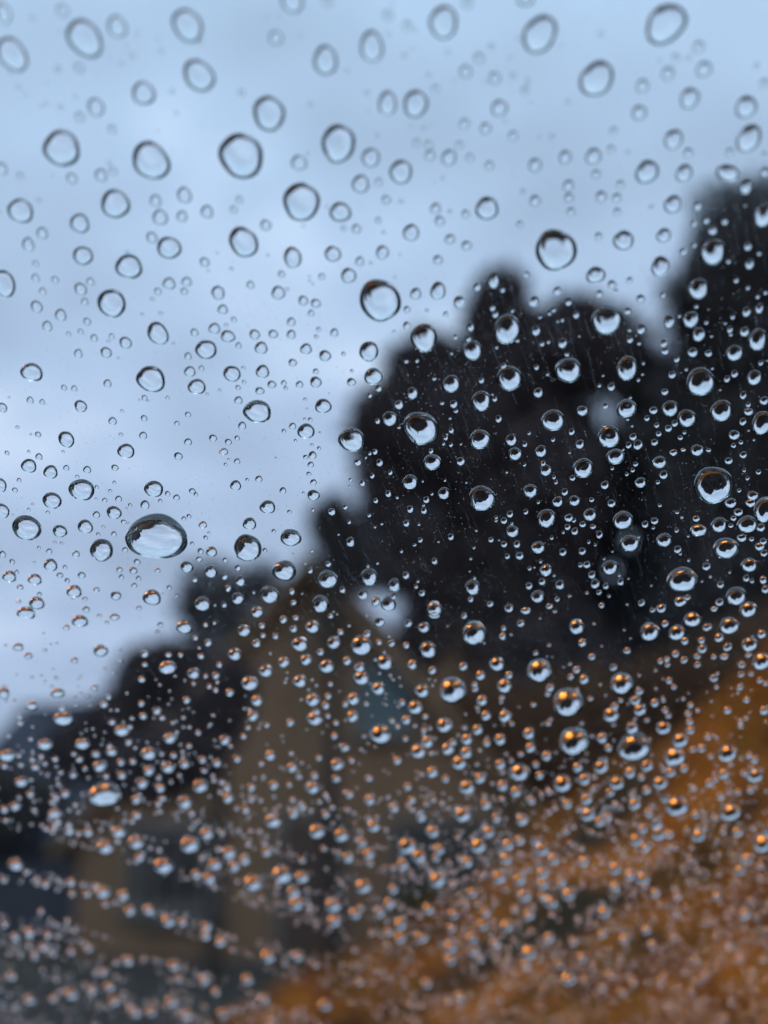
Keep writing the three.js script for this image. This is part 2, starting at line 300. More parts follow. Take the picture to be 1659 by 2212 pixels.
  // two tan seats
  for (const s of [-1, 1]) {
    const q = part('seat', rbox(0.5, 0.15, 0.52, 0.06, 5), tan, car, [s * 0.36, 0.52, 0.62], [0.12, 0, 0]);
    part('seat_back', rbox(0.5, 0.62, 0.14, 0.06, 5), tan, q, [0, 0.36, 0.30], [0.28, 0, 0]);
    part('headrest', rbox(0.26, 0.18, 0.1, 0.045, 5), tan, q, [0, 0.76, 0.40], [0.2, 0, 0]);
    part('bolster', mergeGeometries([-1, 1].map((k) => rbox(0.08, 0.5, 0.18, 0.035).translate(k * 0.22, 0.34, 0.24))), tan, q, [0, 0, 0]);
  }
  part('rear_bench', rbox(1.3, 0.16, 0.5, 0.06), tan, car, [0, 0.55, 1.75]);
  part('rear_backrest', rbox(1.3, 0.6, 0.14, 0.06), tan, car, [0, 0.88, 2.05], [0.3, 0, 0]);
  // roof lamp, off
  const lamp = part('roof_lamp', rbox(0.26, 0.025, 0.14, 0.012), lining, car, [0, top.y - 0.03, top.z + 0.22]);
  part('lamp_lens', rbox(0.2, 0.008, 0.09, 0.003), std(lin(0.6, 0.6, 0.55), 0.4), lamp, [0, -0.015, 0]);
  // front wings and the two headlamps, lit: their warm beams fall on the road and on the leafy bank
  part('front_panel', rbox(1.5, 0.42, 0.12, 0.04), paint, car, [0, 0.50, low.z - 0.60]);
  for (const [s, aim, power, cone] of [[-1, [-0.75, 0.0, -3.4], 85, 0.24], [1, [1.25, 0.0, -3.8], 260, 0.29]]) {
    const at = [s * 0.55, 0.58, low.z - 0.67], lampBody = part('headlamp', new THREE.CylinderGeometry(0.105, 0.09, 0.06, 28).rotateX(Math.PI / 2), std(lin(0.5, 0.5, 0.5), 0.2, { metalness: 1 }), car, at);
    part('lamp_lens', new THREE.SphereGeometry(0.1, 24, 8, 0, Math.PI * 2, 0, 0.8).rotateX(-Math.PI / 2).scale(1, 1, 0.35), new THREE.MeshStandardMaterial({ color: 0x111111, emissive: lin(1, 0.82, 0.50), emissiveIntensity: 5 }), lampBody, [0, 0, -0.02]);
    const beam = new THREE.SpotLight(lin(1, 0.82, 0.50), power, 0, cone, 0.6, 2); beam.name = 'headlamp_beam'; beam.position.set(at[0], at[1], at[2] - 0.08); beam.target.position.set(...aim); beam.castShadow = true; beam.shadow.radius = 3; car.add(beam, beam.target);
  }
}

// ---------------------------------------------------------------- rain on the glass
const water = new THREE.MeshPhysicalMaterial({ color: 0xffffff, roughness: 0, transmission: 1, thickness: 0.003, ior: 1.333 });
function dropGeometry(a, b, H, { turn = 0, wob = 0.03, seed = 1, tip = 0, tipAt = 0, seg = 40, rings = 16, contact = 88, flat = 0 } = {}) {
  const pos = [], idx = [], outline = [], R = rng(seed), p2 = R() * 6.3, p3 = R() * 6.3, p5 = R() * 6.3, ct = Math.cos(turn), st = Math.sin(turn);
  for (let j = 0; j < seg; j++) {
    const t = j / seg * Math.PI * 2; let r = 1 + wob * (0.5 * Math.cos(2 * t + p2) + 0.8 * Math.cos(3 * t + p3) + 0.35 * Math.cos(5 * t + p5));
    if (tip) { let dt = Math.atan2(Math.sin(t - tipAt), Math.cos(t - tipAt)); r += tip * Math.exp(-Math.abs(dt) / 0.28) - tip * 0.12 * Math.exp(-(dt * dt) / 1.2); }
    const x = a * r * Math.cos(t), z = -b * r * Math.sin(t);
    outline.push([x * ct - z * -st, -(x * st) + z * ct]);
  }
  const end = contact * RAD, wide = contact < 90 ? Math.sin(end) : 1, foot = Math.sin(end) / wide;
  pos.push(0, H, 0);
  for (let i = 1; i <= rings; i++) {
    const al = i / rings * end, rho = Math.sin(al) / wide, cap = (Math.cos(al) - Math.cos(end)) / (1 - Math.cos(end)), h = H * (cap + (Math.sqrt(Math.max(0, 1 - Math.pow(Math.min(1, rho), 3.4))) - cap) * flat);
    for (const [x, z] of outline) pos.push(x * rho, i === rings ? 0 : h, z * rho);
  }
  for (let j = 0; j < seg; j++) idx.push(0, 1 + j, 1 + (j + 1) % seg);
  for (let i = 0; i < rings - 1; i++) for (let j = 0; j < seg; j++) { const q = 1 + i * seg + j, n = 1 + i * seg + (j + 1) % seg; idx.push(q, q + seg, n, n, q + seg, n + seg); }
  const dome = new THREE.BufferGeometry(); dome.setAttribute('position', new THREE.Float32BufferAttribute(pos, 3)); dome.setIndex(idx); dome.computeVertexNormals();
  const bp = [0, 0, 0], bi = [], bn = [0, -1, 0];
  for (const [x, z] of outline) { bp.push(x * foot, 0, z * foot); bn.push(0, -1, 0); }
  for (let j = 0; j < seg; j++) bi.push(0, 1 + (j + 1) % seg, 1 + j);
  const base = new THREE.BufferGeometry(); base.setAttribute('position', new THREE.Float32BufferAttribute(bp, 3)); base.setAttribute('normal', new THREE.Float32BufferAttribute(bn, 3)); base.setIndex(bi);
  return mergeGeometries([dome, base]);
}
// Raindrops measured in the photograph: centre, width and height in pixels at 1659 x 2212, then the lean in degrees and the direction of a pulled-out tip where there is one.
const SEEN = [
  [7,27,37.5,51.2],[70,41,20.5,20.5],[135,23,30.7,30.7],[183,84,73.4,83.6,-20],[253,58,44.4,47.8],[273,99,13.7,13.7],[405,56,64.9,73.4,-20],[576,38,17.1,17.1],
  [596,82,34.1,34.1],[603,34,17.1,17.1],[632,0,51.2,58],[707,3,27.3,27.3],[838,34,27.3,27.3],[880,56,25.6,25.6],[958,49,63.2,71.7,-5],[1009,7,29,29],[1135,0,41,30.7],
  [1166,75,73.4,81.9,20],[1439,53,81.9,90.5,30],[26,118,64.9,73.4,-15],[101,181,13.7,13.7],[125,150,20.5,20.5],[171,147,25.6,25.6],[348,111,18.8,18.8],
  [430,164,66.6,70,-25],[703,131,54.6,63.2],[750,154,17.1,17.1],[803,101,52.9,66.6,-5],[873,121,18.8,18.8],[941,193,22.2,22.2],[982,176,13.7,13.7],[1006,155,30.7,30.7],
  [1035,126,27.3,27.3],[1061,102,20.5,20.5],[1069,169,29,29],[1103,126,17.1,17.1],[1108,164,18.8,18.8],[1134,196,22.2,22.2],[1289,171,71.7,76.8,20],[1388,186,30.7,30.7],
  [1426,133,17.1,17.1],[1443,159,30.7,30.7],[1460,125,22.2,22.2],[1509,102,29,29],[1521,150,35.8,35.8],[1635,143,18.8,18.8],[1651,181,23.9,23.9],[131,232,17.1,17.1],
  [164,210,15.4,15.4],[172,253,23.9,23.9],[207,232,37.5,41],[242,280,22.2,22.2],[310,202,51.2,51.2],[341,283,11.9,11.9],[381,244,15.4,15.4],[522,201,20.5,20.5],
  [581,246,70,75.1,5],[671,227,17.1,17.1],[796,242,13.7,13.7],[815,294,15.4,15.4],[837,224,42.7,52.9],[898,225,54.6,59.7,10],[934,268,11.9,11.9],[1003,268,25.6,25.6],
  [1049,278,27.3,27.3],[1079,234,37.5,37.5],[1091,263,15.4,15.4],[1108,294,23.9,23.9],[1192,297,17.1,17.1],[1325,283,20.5,20.5],[1381,244,34.1,34.1],[1490,213,42.7,46.1],
  [1612,232,47.8,47.8],[3,365,27.3,27.3],[44,381,18.8,18.8],[133,321,80.2,76.8,-20],[155,386,25.6,25.6],[218,379,29,29],[244,370,20.5,20.5],[326,348,80.2,81.9,-10],
  [521,338,95.6,97.3],[646,352,35.8,34.1],[731,311,73.4,81.9,10],[779,398,39.3,39.3],[801,341,41,41],[818,394,20.5,20.5],[866,372,49.5,52.9],[900,309,20.5,20.5],
  [926,314,22.2,22.2],[929,336,25.6,25.6],[938,394,11.9,11.9],[956,386,13.7,13.7],[970,341,34.1,35.8],[992,314,20.5,20.5],[1015,341,20.5,20.5],[1057,358,22.2,22.2],
  [1156,357,30.7,30.7],[1221,340,29,30.7],[1282,338,35.8,35.8],[1287,377,22.2,22.2],[1320,323,20.5,20.5],[1340,399,20.5,20.5],[1357,331,15.4,15.4],[1398,372,49.5,51.2,15],
  [1455,302,41,44.4],[1478,375,37.5,39.3],[1487,331,23.9,23.9],[1572,375,54.6,35.8,-20,20],[1576,329,20.5,20.5],[1618,300,51.2,59.7,10],[1651,335,17.1,17.1],
  [1653,372,20.5,20.5],[44,456,56.3,51.2,-25],[172,483,42.7,41],[249,441,63.2,61.4,-10],[336,434,27.3,27.3],[346,470,34.1,34.1],[393,468,25.6,25.6],[398,422,32.4,35.8],
  [447,458,29,29],[505,453,18.8,18.8],[517,432,18.8,18.8],[574,487,25.6,25.6],[651,437,80.2,81.9,10],[735,459,47.8,42.7],[742,494,15.4,15.4],[770,495,22.2,22.2],
  [817,477,17.1,17.1],[834,432,22.2,22.2],[941,451,25.6,25.6],[950,478,23.9,23.9],[972,458,13.7,13.7],[1006,463,20.5,20.5],[1052,451,51.2,49.5],[1123,485,17.1,17.1],
  [1130,415,15.4,15.4],[1156,434,25.6,25.6],[1228,401,25.6,25.6],[1229,427,22.2,22.2],[1233,458,20.5,20.5],[1299,425,25.6,25.6],[1332,428,22.2,22.2],[1333,458,18.8,18.8],
  [1454,442,39.3,39.3],[1499,483,15.4,15.4],[1507,446,20.5,20.5],[1526,477,17.1,17.1],[1540,499,22.2,19.8],[1566,479,17.1,17.1],[1612,405,27.3,30.7],[1651,466,44.4,47.8],
  [61,529,27.3,30.7],[77,570,15.4,15.4],[91,504,25.6,25.6],[179,553,44.4,39.3,-10],[278,577,59.7,51.2,-10],[328,514,25.6,25.6],[365,536,52.9,47.8],[442,567,22.2,22.2],
  [469,547,10.2,10.2],[500,581,11.9,11.9],[526,524,61.4,66.6,-15],[608,593,17.1,17.1],[632,557,39.3,46.1,-5],[695,598,16.4,16.4],[719,549,36.9,34.1],[753,596,33.5,33.5],
  [777,565,21.2,21.2],[826,546,29,31.4],[888,503,35.8,37.5],[946,562,22.2,21.2],[972,517,24.6,22.2],[1008,531,24.6,21.2],[1138,593,13.7,13.7],[1201,541,90.5,87,15],
  [1287,595,42.7,35.8,20],[1293,511,18.8,18.8],[1347,520,44.4,42.7,20],[1427,576,41,42.7],[1434,509,32.4,31.4],[1476,544,17.1,15.4],[1500,530,13,13],[1541,546,52.9,54.6],
  [1574,565,13,13],[1616,533,18.8,18.8],[1620,571,21.2,22.2],[7,613,51.2,58],[77,601,18.8,18.8],[79,663,25.6,25.6],[92,630,17.1,17.1],[119,605,17.1,17.1],
  [131,681,25.6,25.6],[174,625,27.3,27.3],[183,652,17.1,17.1],[188,695,17.1,17.1],[195,609,18.8,18.8],[241,656,61.4,59.7],[307,680,9.6,9.6],[341,630,17.1,17.1],
  [365,613,29,25.6],[398,630,17.1,17.1],[403,609,23.9,20.5],[471,633,29,30.7],[481,669,23.9,21.2],[505,691,13.7,13.7],[541,616,18.8,18.8],[601,633,30,30],
  [629,696,19.8,19.8],[655,650,22.2,22.2],[672,677,15.4,15.4],[682,656,23.2,20.5],[821,650,90.5,88.8,15],[879,669,16.4,16.4],[898,635,25.6,25.6],[946,629,34.1,39.3],
  [963,679,13.7,13.7],[993,653,28,25.6],[1031,621,16.4,16.4],[1064,666,14.3,14.3],[1067,607,25.6,32.4],[1070,680,15.4,15.4],[1086,627,13,13],[1107,672,10.2,10.2],
  [1153,652,23.2,22.2],[1187,678,10.2,10.2],[1204,629,18.8,17.8],[1205,695,8.5,8.5],[1215,692,10.2,10.2],[1228,654,16.4,15.4],[1245,681,15.4,15.4],[1295,635,15.4,15.4],
  [1311,694,66.6,59.7,10],[1322,615,20.5,18.8],[1330,629,11.9,11.9],[1356,673,16.4,14.3],[1360,606,15.4,15.4],[1384,646,21.2,18.8],[1432,638,13,13],[1446,695,23.9,26.6],
  [1468,683,10.2,10.2],[1493,691,35.8,34.1],[1509,625,44.4,42.7],[1526,697,10.9,10.9],[1567,699,8.5,8.5],[1583,685,11.9,11.9],[1591,606,13.7,13.7],[1613,674,19.8,20.5],
  [1616,622,11.9,11.9],[1637,641,11.9,11.9],[1641,666,18.8,22.2],[1654,632,11.9,11.9],[102,705,22.2,22.2],[148,722,11.9,11.9],[169,764,18.8,18.8],[174,717,13.7,13.7],
  [203,731,17.1,17.1],[229,762,24.6,23.2],[241,727,13.7,13.7],[271,741,27.3,25.6],[341,721,44.4,49.5,-10],[375,743,8.5,8.5],[406,770,16.4,16.4],[420,719,17.8,17.8],
  [435,796,13,13],[445,756,46.1,41,-15],[463,710,26.6,23.2],[492,727,32.4,25.6,-10],[515,747,14.3,14.3],[550,723,23.9,22.2],[564,752,29,26.6],[590,722,22.2,18.8],
  [629,723,20.5,20.5],[632,784,18.8,17.1],[661,754,26.6,23.2],[683,728,10.9,10.9],[688,712,11.9,11.9],[702,769,26.6,23.9],[722,719,18.8,18.8],[742,765,10.9,10.9],
  [797,760,42.7,42.7],[879,704,17.8,17.8],[901,780,9.6,9.6],[916,731,56.3,59.7,0,80],[984,729,10.2,10.2],[1012,733,13,13],[1017,708,16.4,16.4],[1021,758,42.7,41],
  [1073,751,8.9,8.9],[1088,791,13.7,13.7],[1096,712,58,61.4,0,85],[1158,715,20.5,21.2],[1159,794,11.9,11.9],[1171,743,11.9,11.9],[1185,739,9.6,9.6],[1215,742,21.2,20.5],
  [1355,796,46.1,49.5,0,75],[1361,734,15.4,15.4],[1374,725,6.8,6.8],[1385,712,19.8,19.8],[1390,785,8.5,8.5],[1434,742,16.4,16.4],[1437,759,17.8,15.4],[1462,776,14.3,14.3],
  [1497,762,23.2,19.8],[1510,723,29,29],[1531,764,17.1,14.3],[1577,712,13.7,15.4],[1579,723,9.6,9.6],[1587,763,35.8,32.4],[1609,717,22.2,20.5],[1637,734,40.3,44.4,0,70],
  [1644,784,11.9,11.9],[5,881,20.5,20.5],[65,865,15.4,15.4],[68,805,47.8,38.2,-15],[91,869,12.6,12.6],[138,838,13,13],[160,840,13.7,13.7],[174,878,27.3,25.6],
  [232,829,17.8,17.8],[312,860,13,13],[320,867,6.8,6.8],[326,820,61.4,56.3],[362,860,9.6,9.6],[406,896,13.7,11.9],[410,803,25.6,22.2],[425,836,39.3,32.4,-10],
  [501,808,37.5,34.1],[514,838,11.9,11.9],[515,865,18.8,16.4],[527,826,9.6,9.6],[556,890,60.8,47.8],[561,845,20.5,16.4],[567,803,30,28],[587,831,19.8,16.4],[613,828,13,13],
  [617,839,9.6,9.6],[647,831,17.1,15.4],[682,826,25.6,23.9],[682,803,13.7,13.7],[698,878,35.8,30.7],[711,850,5.1,5.1],[759,826,20.5,17.8],[760,802,8.9,8.9],
  [799,855,10.2,10.2],[807,814,41,35.8],[818,840,13.7,13.7],[862,875,21.2,18.8],[891,850,24.6,24.6],[975,830,37.5,36.9],[980,873,17.8,17.1],[1040,867,41,42.7],
  [1040,822,13,13],[1069,862,11.9,11.9],[1101,818,54.6,52.9,10],[1163,849,22.2,19.8],[1183,809,8.5,8.5],[1228,801,59.7,51.2,15],[1258,888,25.6,20.5],[1295,833,9.6,9.6],
  [1308,877,13,13],[1321,836,17.1,17.1],[1354,883,44.4,37.5],[1362,859,7.5,7.5],[1379,821,8.9,8.9],[1412,887,19.8,15.4],[1436,847,17.1,14.3],[1448,883,35.8,32.4],
  [1452,810,17.8,15.4],[1514,826,63.2,58,15],[1559,888,47.1,44.4],[1571,819,14.3,14.3],[1587,808,16.4,15.4],[1606,854,15.4,16.4],[1617,890,21.2,15.4],[1617,874,11.9,11.9],
  [1630,816,32.4,30.7],[1651,866,20.5,17.1],[15,979,10.2,10.2],[62,976,7.5,7.5],[82,939,13.7,12.3],[84,987,15.7,14.3],[143,950,34.1,34.1],[243,910,18.8,16.4],
  [272,975,36.9,30.7],[309,941,17.8,15.4],[311,904,14.3,13.7],[382,915,12.3,10.9],[385,986,18.8,16.4],[406,955,17.8,14.3],[460,947,17.8,15.4],[483,976,20.5,13.7],
  [493,955,15.7,13],[512,997,14.3,12.3],[512,947,11.6,11.6],[523,920,17.8,17.1],[613,932,10.2,10.2],[632,921,16.4,14.3],[638,952,7.5,7.5],[658,906,7.5,7.5],
  [660,988,11.6,10.2],[661,932,38.2,31.4,-15],[670,907,10.2,10.2],[675,984,17.8,17.1],[689,969,8.9,8.9],[691,935,6.1,6.1],[760,951,56.3,51.2,15],[773,999,17.1,14.3],
  [790,989,6.1,6.1],[799,980,8.2,8.2],[810,976,12.3,12.3],[816,910,11.6,11.6],[842,905,33.5,30],[909,926,73.4,70,25,130],[931,975,10.9,10.9],[934,999,40.3,32.4],
  [958,959,7.5,7.5],[963,946,10.9,10.9],[974,961,9.6,9.6],[975,930,12.3,12.3],[995,997,19.8,17.1],[1037,950,46.1,41],[1077,905,15,15.7],[1105,950,25.6,24.6],
  [1113,981,30,25.6],[1134,960,11.6,11.6],[1143,936,8.2,8.2],[1169,975,26.6,23.9],[1195,909,51.2,44.4,20],[1195,950,9.6,9.6],[1235,933,14.3,14.3],[1253,960,19.8,18.4],
  [1316,944,49.5,46.1,15],[1330,987,40.3,32.4],[1358,962,13.7,13.7],[1368,944,17.1,15],[1378,961,22.5,20.5],[1398,904,13,11.6],[1414,956,16.4,13.7],[1419,919,12.3,10.9],
  [1423,938,13.7,10.9],[1425,999,32.4,24.6],[1444,926,17.1,14.3],[1455,978,17.8,13],[1458,915,15,13.7],[1470,946,12.3,9.6],[1476,972,11.6,7.5],[1484,904,40.3,35.8,15],
  [1506,973,29,23.2],[1531,973,11.6,7.5],[1574,996,18.8,13.7],[1585,963,12.3,9.6],[1586,940,25.6,19.8],[1601,956,10.9,8.9],[1605,911,16.4,15.7],[1606,983,17.1,13.7],
  [1647,914,44.4,47.8],[0,1044,27.3,37.5],[32,1059,12.3,10.2],[41,1038,10.2,10.2],[62,1007,33.5,29,-10],[109,1020,31.4,28,-10],[112,1082,41,34.1,-10],[143,1011,13.7,11.6],
  [176,1059,54.6,45.1,-5],[188,1015,17.8,15],[209,1053,8.9,8.9],[226,1081,11.6,10.2],[238,1061,8.2,8.2],[247,1043,8.2,8.2],[248,1011,15.7,13.7],[256,1078,15,13],
  [281,1092,8.9,8.9],[313,1091,19.8,18.8],[332,1057,41.6,34.1],[346,1083,9.6,9.6],[362,1067,11.6,11.6],[381,1075,15,12.3],[415,1061,15,11.6],[423,1069,9.6,9.6],
  [487,1004,8.2,8.2],[509,1049,24.6,21.2],[534,1037,8.2,8.2],[559,1035,16.4,13.7],[578,1096,34.8,28,-5],[611,1060,15,13.7],[667,1024,10.9,8.9],[671,1004,14.3,12.3],
  [677,1070,27.3,22.2],[677,1042,15,12.3],[746,1096,11.6,10.2],[755,1051,5.5,5.5],[757,1037,8.2,8.2],[783,1044,13,13],[804,1028,11.6,11.6],[812,1082,11.6,10.9],
  [820,1000,15.7,15],[839,1067,14.3,13.7],[843,1021,10.9,10.9],[886,1042,34.1,30.7],[913,1040,5.5,5.5],[921,1080,15,13.7],[933,1067,7.5,7.5],[959,1066,26.6,24.6],
  [961,1038,6.1,6.1],[1042,1077,56.3,52.9,20,140],[1133,1004,8.2,8.2],[1146,1061,32.4,27.3],[1163,1085,8.2,8.2],[1174,1001,11.6,11.6],[1179,1016,26.6,23.9,0,85],
  [1197,1031,8.9,8.9],[1201,1042,8.9,8.9],[1205,1084,24.6,21.2],[1220,1063,15.7,15],[1237,1033,13.7,11.6],[1241,1082,25.6,21.2],[1260,1012,44.4,41],[1278,1080,12.3,9.6],
  [1307,1048,18.8,17.1],[1321,1088,19.1,15.4],[1323,1012,8.2,8.2],[1354,1025,8.9,7.5],[1367,1016,10.2,8.9],[1373,1003,12.3,10.2],[1384,1043,25.9,21.2],[1421,1042,10.2,8.9],
  [1434,1026,19.8,17.1],[1542,1049,85.3,76.8,15],[1579,1087,27.3,19.8],[1597,1060,9.6,8.2],[1608,1016,8.2,8.2],[1615,1033,9.6,9.6],[1622,1087,23.2,15.7],
  [1626,1071,25.6,18.8],[1639,1020,12.3,10.2],[5,1104,29,30],[5,1198,15,15],[57,1141,60.8,52.9],[62,1101,7.5,7.5],[84,1184,8.2,8.2],[106,1191,13.7,10.9],
  [129,1148,31.4,25.6],[164,1197,17.1,13],[184,1138,32.4,29],[208,1112,16.4,13.7],[212,1155,8.9,8.9],[219,1189,49.5,47.8,-10],[246,1108,32.4,27.3],[246,1154,12.3,11.6],
  [267,1128,12.3,10.2],[270,1188,13,10.9],[338,1161,131.4,95.6,-4,183],[397,1121,10.2,10.2],[408,1116,10.2,10.2],[415,1175,9.6,9.6],[433,1191,13,13],[438,1134,18.8,14.3],
  [444,1162,10.2,10.2],[457,1192,24.6,20.5],[535,1184,59.7,56.3,0,140],[539,1132,30,25.6],[572,1189,10.2,10.2],[591,1148,9.6,9.6],[625,1106,10.2,8.2],
  [628,1162,46.1,35.8,-5],[676,1102,7.5,7.5],[717,1106,17.8,15],[754,1128,8.9,8.9],[757,1171,19.8,19.8],[867,1191,8.2,8.2],[878,1131,15,13.7],[886,1100,15.7,15.7],
  [905,1133,6.8,6.8],[908,1167,11.6,10.9],[916,1103,14.3,14.3],[974,1160,14.3,13.7],[1061,1166,13,11.6],[1072,1118,7.5,7.5],[1089,1125,15.7,13.7],[1089,1176,15,13],
  [1102,1111,15.7,14.3],[1107,1148,29.4,24.6],[1117,1176,15.7,15],[1136,1106,11.6,11.6],[1163,1183,31.4,24.6],[1181,1120,41,38.2],[1192,1162,8.9,8.9],[1216,1193,17.1,15.7],
  [1217,1150,7.5,7.5],[1226,1139,14.3,12.3],[1229,1119,20.5,15.7],[1240,1124,10.2,10.2],[1242,1148,16.4,15],[1258,1191,17.1,15],[1259,1133,15.7,12.3],[1272,1171,8.2,8.2],
  [1275,1112,30,25.3],[1281,1138,13.7,10.2],[1286,1177,6.8,6.8],[1295,1155,15.7,16.4],[1346,1124,44.4,37.5],[1361,1174,43.7,34.8],[1394,1133,15.7,14.3],
  [1414,1126,17.8,13.7],[1435,1167,34.1,29],[1462,1145,10.2,11.6],[1463,1107,9.6,7.5],[1464,1187,17.8,15.7],[1470,1196,8.2,8.2],[1473,1118,8.2,6.1],[1487,1158,6.8,6.8],
  [1504,1121,17.1,13],[1509,1146,36.9,24.6],[1554,1134,35.8,30.7],[1569,1185,56.3,43.7],[1579,1136,12.3,8.9],[1585,1120,14.3,10.9],[1595,1107,21.2,15.4],
  [1603,1162,22.5,15.7],[1615,1133,44.4,35.8],[1624,1165,12.3,9.6],[1641,1181,22.5,16.4],[1644,1140,20.5,16.4],[1649,1170,17.1,13.7],[1651,1195,17.1,14.3],
  [1654,1101,51.2,52.9],[20,1246,30.7,23.2,-15],[26,1214,11.6,11.6],[36,1236,9.6,9.6],[43,1269,15,11.6],[75,1252,30.7,22.2,-10],[85,1284,10.9,10.9],[109,1221,30,25.6],
  [129,1243,15,11.6],[140,1226,10.2,10.2],[145,1255,11.6,11.6],[160,1278,33.5,25.6,-5],[176,1243,17.1,14.3],[183,1294,12.3,10.2],[208,1274,14.3,10.9],[250,1287,23.2,20.5],
  [258,1231,14.3,11.6],[262,1247,11.6,11.6],[288,1233,17.8,14.3],[290,1265,13,10.9],[296,1214,15,12.3],[299,1250,11.6,11.6],[328,1291,39.3,33.5],[340,1233,13.7,10.2],
  [365,1270,10.9,10.9],[381,1287,8.9,8.9],[403,1225,28,23.9],[421,1253,13,10.9],[430,1208,15,11.6],[455,1235,29,25.6],[485,1246,15,13.7],[486,1210,10.9,10.9],
  [493,1271,13.7,15],[513,1293,27.3,25.6],[514,1227,15,13.7],[519,1255,22.5,21.8],[548,1280,8.2,8.2],[582,1285,41,36.9],[614,1233,51.2,42.7,5],[631,1278,13,13.7],
  [670,1233,12.3,12.3],[708,1252,44.4,38.2,5],[709,1219,14.3,11.6],[740,1274,14.3,14.3],[784,1285,23.9,21.2],[798,1247,38.2,36.9],[850,1289,12.3,12.3],[852,1264,27.3,27.3],
  [877,1243,16.4,15.7],[899,1267,10.2,10.2],[912,1282,15,13.7],[939,1212,13.7,14.3],[1017,1295,13,13],[1021,1269,33.5,32.4],[1096,1202,12.3,11.6],[1123,1201,19.1,15.7],
  [1143,1266,16.4,15],[1144,1228,9.6,9.6],[1162,1289,29,27.3,0,80],[1168,1213,8.2,8.2],[1171,1257,16.4,14.3],[1180,1232,29,23.9],[1204,1295,11.6,11.6],
  [1210,1263,20.5,19.8],[1254,1221,10.9,10.2],[1268,1220,17.8,14.3],[1268,1281,8.2,8.2],[1279,1242,17.1,15.7],[1286,1261,21.2,19.8],[1294,1280,12.3,11.6],
  [1305,1207,6.8,6.8],[1309,1266,13.7,13.7],[1316,1288,8.2,8.2],[1318,1226,35.8,31.4],[1338,1243,8.2,8.2],[1341,1257,15,15],[1407,1265,6.1,6.1],[1475,1253,66.6,52.9],
  [1485,1291,15,12.3],[1488,1210,8.2,8.2],[1526,1224,19.8,16.4],[1557,1263,17.1,15],[1591,1288,46.1,38.2],[1613,1249,15,15],[1619,1221,35.8,29],[1625,1255,10.2,10.2],
  [1649,1253,15.7,17.1],[1654,1273,17.1,17.1],[39,1398,23.9,17.8],[40,1300,12.3,8.9],[56,1325,39.3,25.6,-10],[79,1303,34.1,26.6,-10],[143,1356,16.4,12.3],
  [172,1342,35.8,25.6,-5],[186,1317,16.4,14.3],[214,1331,12.3,8.2],[231,1345,11.6,9.6],[247,1333,22.2,15.4],[300,1314,13,10.9],[340,1364,10.2,10.2],[346,1350,13.7,13],
  [398,1355,35.8,29],[422,1378,13,13],[437,1305,35.8,30.7],[444,1350,11.6,11.6],[449,1389,17.8,17.1],[463,1346,9.6,9.6],[464,1308,7.5,7.5],[484,1307,13,12.3],
  [527,1363,29,25.6],[554,1390,19.8,18.8],[555,1323,27.3,23.9],[566,1352,14.3,14.3],[568,1373,13,13],[595,1375,14.3,14.3],[612,1339,17.1,17.8],[634,1359,17.1,15.7],
  [634,1302,13.7,12.3],[639,1335,13.7,12.3],[648,1392,35.8,31.4],[675,1355,30.7,27.3],[692,1305,37.5,36.9],[714,1331,13,11.6],[721,1389,29,26.6],[736,1365,13.7,15.7],
  [781,1395,46.1,44.4],[793,1370,17.1,15.7],[812,1300,19.8,20.5],[819,1386,13.7,17.1],[820,1344,23.9,21.2],[839,1305,33.5,30.7],[846,1390,16.4,15.7],[878,1392,15,20.5],
  [882,1347,17.8,17.1],[916,1356,25.6,23.2],[939,1316,33.5,34.1],[939,1329,27.3,17.1],[1003,1331,13.7,13.7],[1025,1368,52.9,51.2],[1059,1305,15,13.7],[1086,1375,15.7,17.1],
  [1088,1358,12.3,12.3],[1100,1314,20.5,18.8],[1125,1347,17.1,15.7],[1136,1320,22.2,15.4],[1187,1310,15.7,13],[1246,1355,32.4,32.4],[1258,1389,17.8,19.1],[1300,1308,13,13],
  [1386,1303,15.7,15],[1404,1365,42.7,39.3],[1410,1318,13,11.6],[1429,1315,21.8,19.1],[1437,1348,15.7,15.7],[1463,1367,35.8,33.5],[1470,1300,27.3,22.5],
  [1480,1385,17.1,18.4],[1496,1339,39.3,30.7],[1516,1384,15.7,15.7],[1528,1355,20.5,17.8],[1543,1316,15.7,12.3],[1554,1378,20.5,20.5],[1555,1301,19.1,17.1],
  [1572,1398,20.5,19.1],[1576,1352,44.4,35.8],[1617,1317,39.3,32.4],[1620,1392,35.8,30.7],[1646,1370,18.8,20.5],[7,1498,27.3,25.6],[61,1417,18.8,15.7],[97,1405,12.3,9.6],
  [124,1498,30.7,19.8],[204,1486,17.8,13.7],[217,1406,32.4,26.6],[306,1468,17.8,15],[312,1413,18.8,17.1],[313,1436,14.3,11.6],[362,1442,39.3,29,20],[364,1415,15.4,12.3],
  [390,1413,12.3,17.1],[418,1455,27.3,24.6],[418,1477,11.6,11.6],[434,1418,15.7,13.7],[444,1461,12.3,12.3],[452,1481,13,17.1],[466,1460,17.1,16.4],[466,1491,13.7,13.7],
  [469,1474,11.6,11.6],[474,1436,13.7,15],[496,1496,19.1,20.5],[507,1414,29,27.3],[539,1477,37.5,30.7,15],[574,1450,30.7,26.6],[613,1431,25.6,24.6],[648,1472,30,28],
  [661,1426,25.6,24.6],[692,1409,17.1,15.7],[706,1440,32.4,30],[714,1477,13,15],[750,1428,19.8,20.5],[777,1442,23.2,22.5],[781,1465,34.1,31.4],[818,1488,30,28.7],
  [832,1431,35.8,33.5],[891,1436,21.2,22.5],[912,1493,31.4,29],[925,1404,37.5,35.8],[934,1447,18.8,21.8],[978,1493,58,56.3],[1001,1440,19.8,19.1],[1026,1477,14.3,16.4],
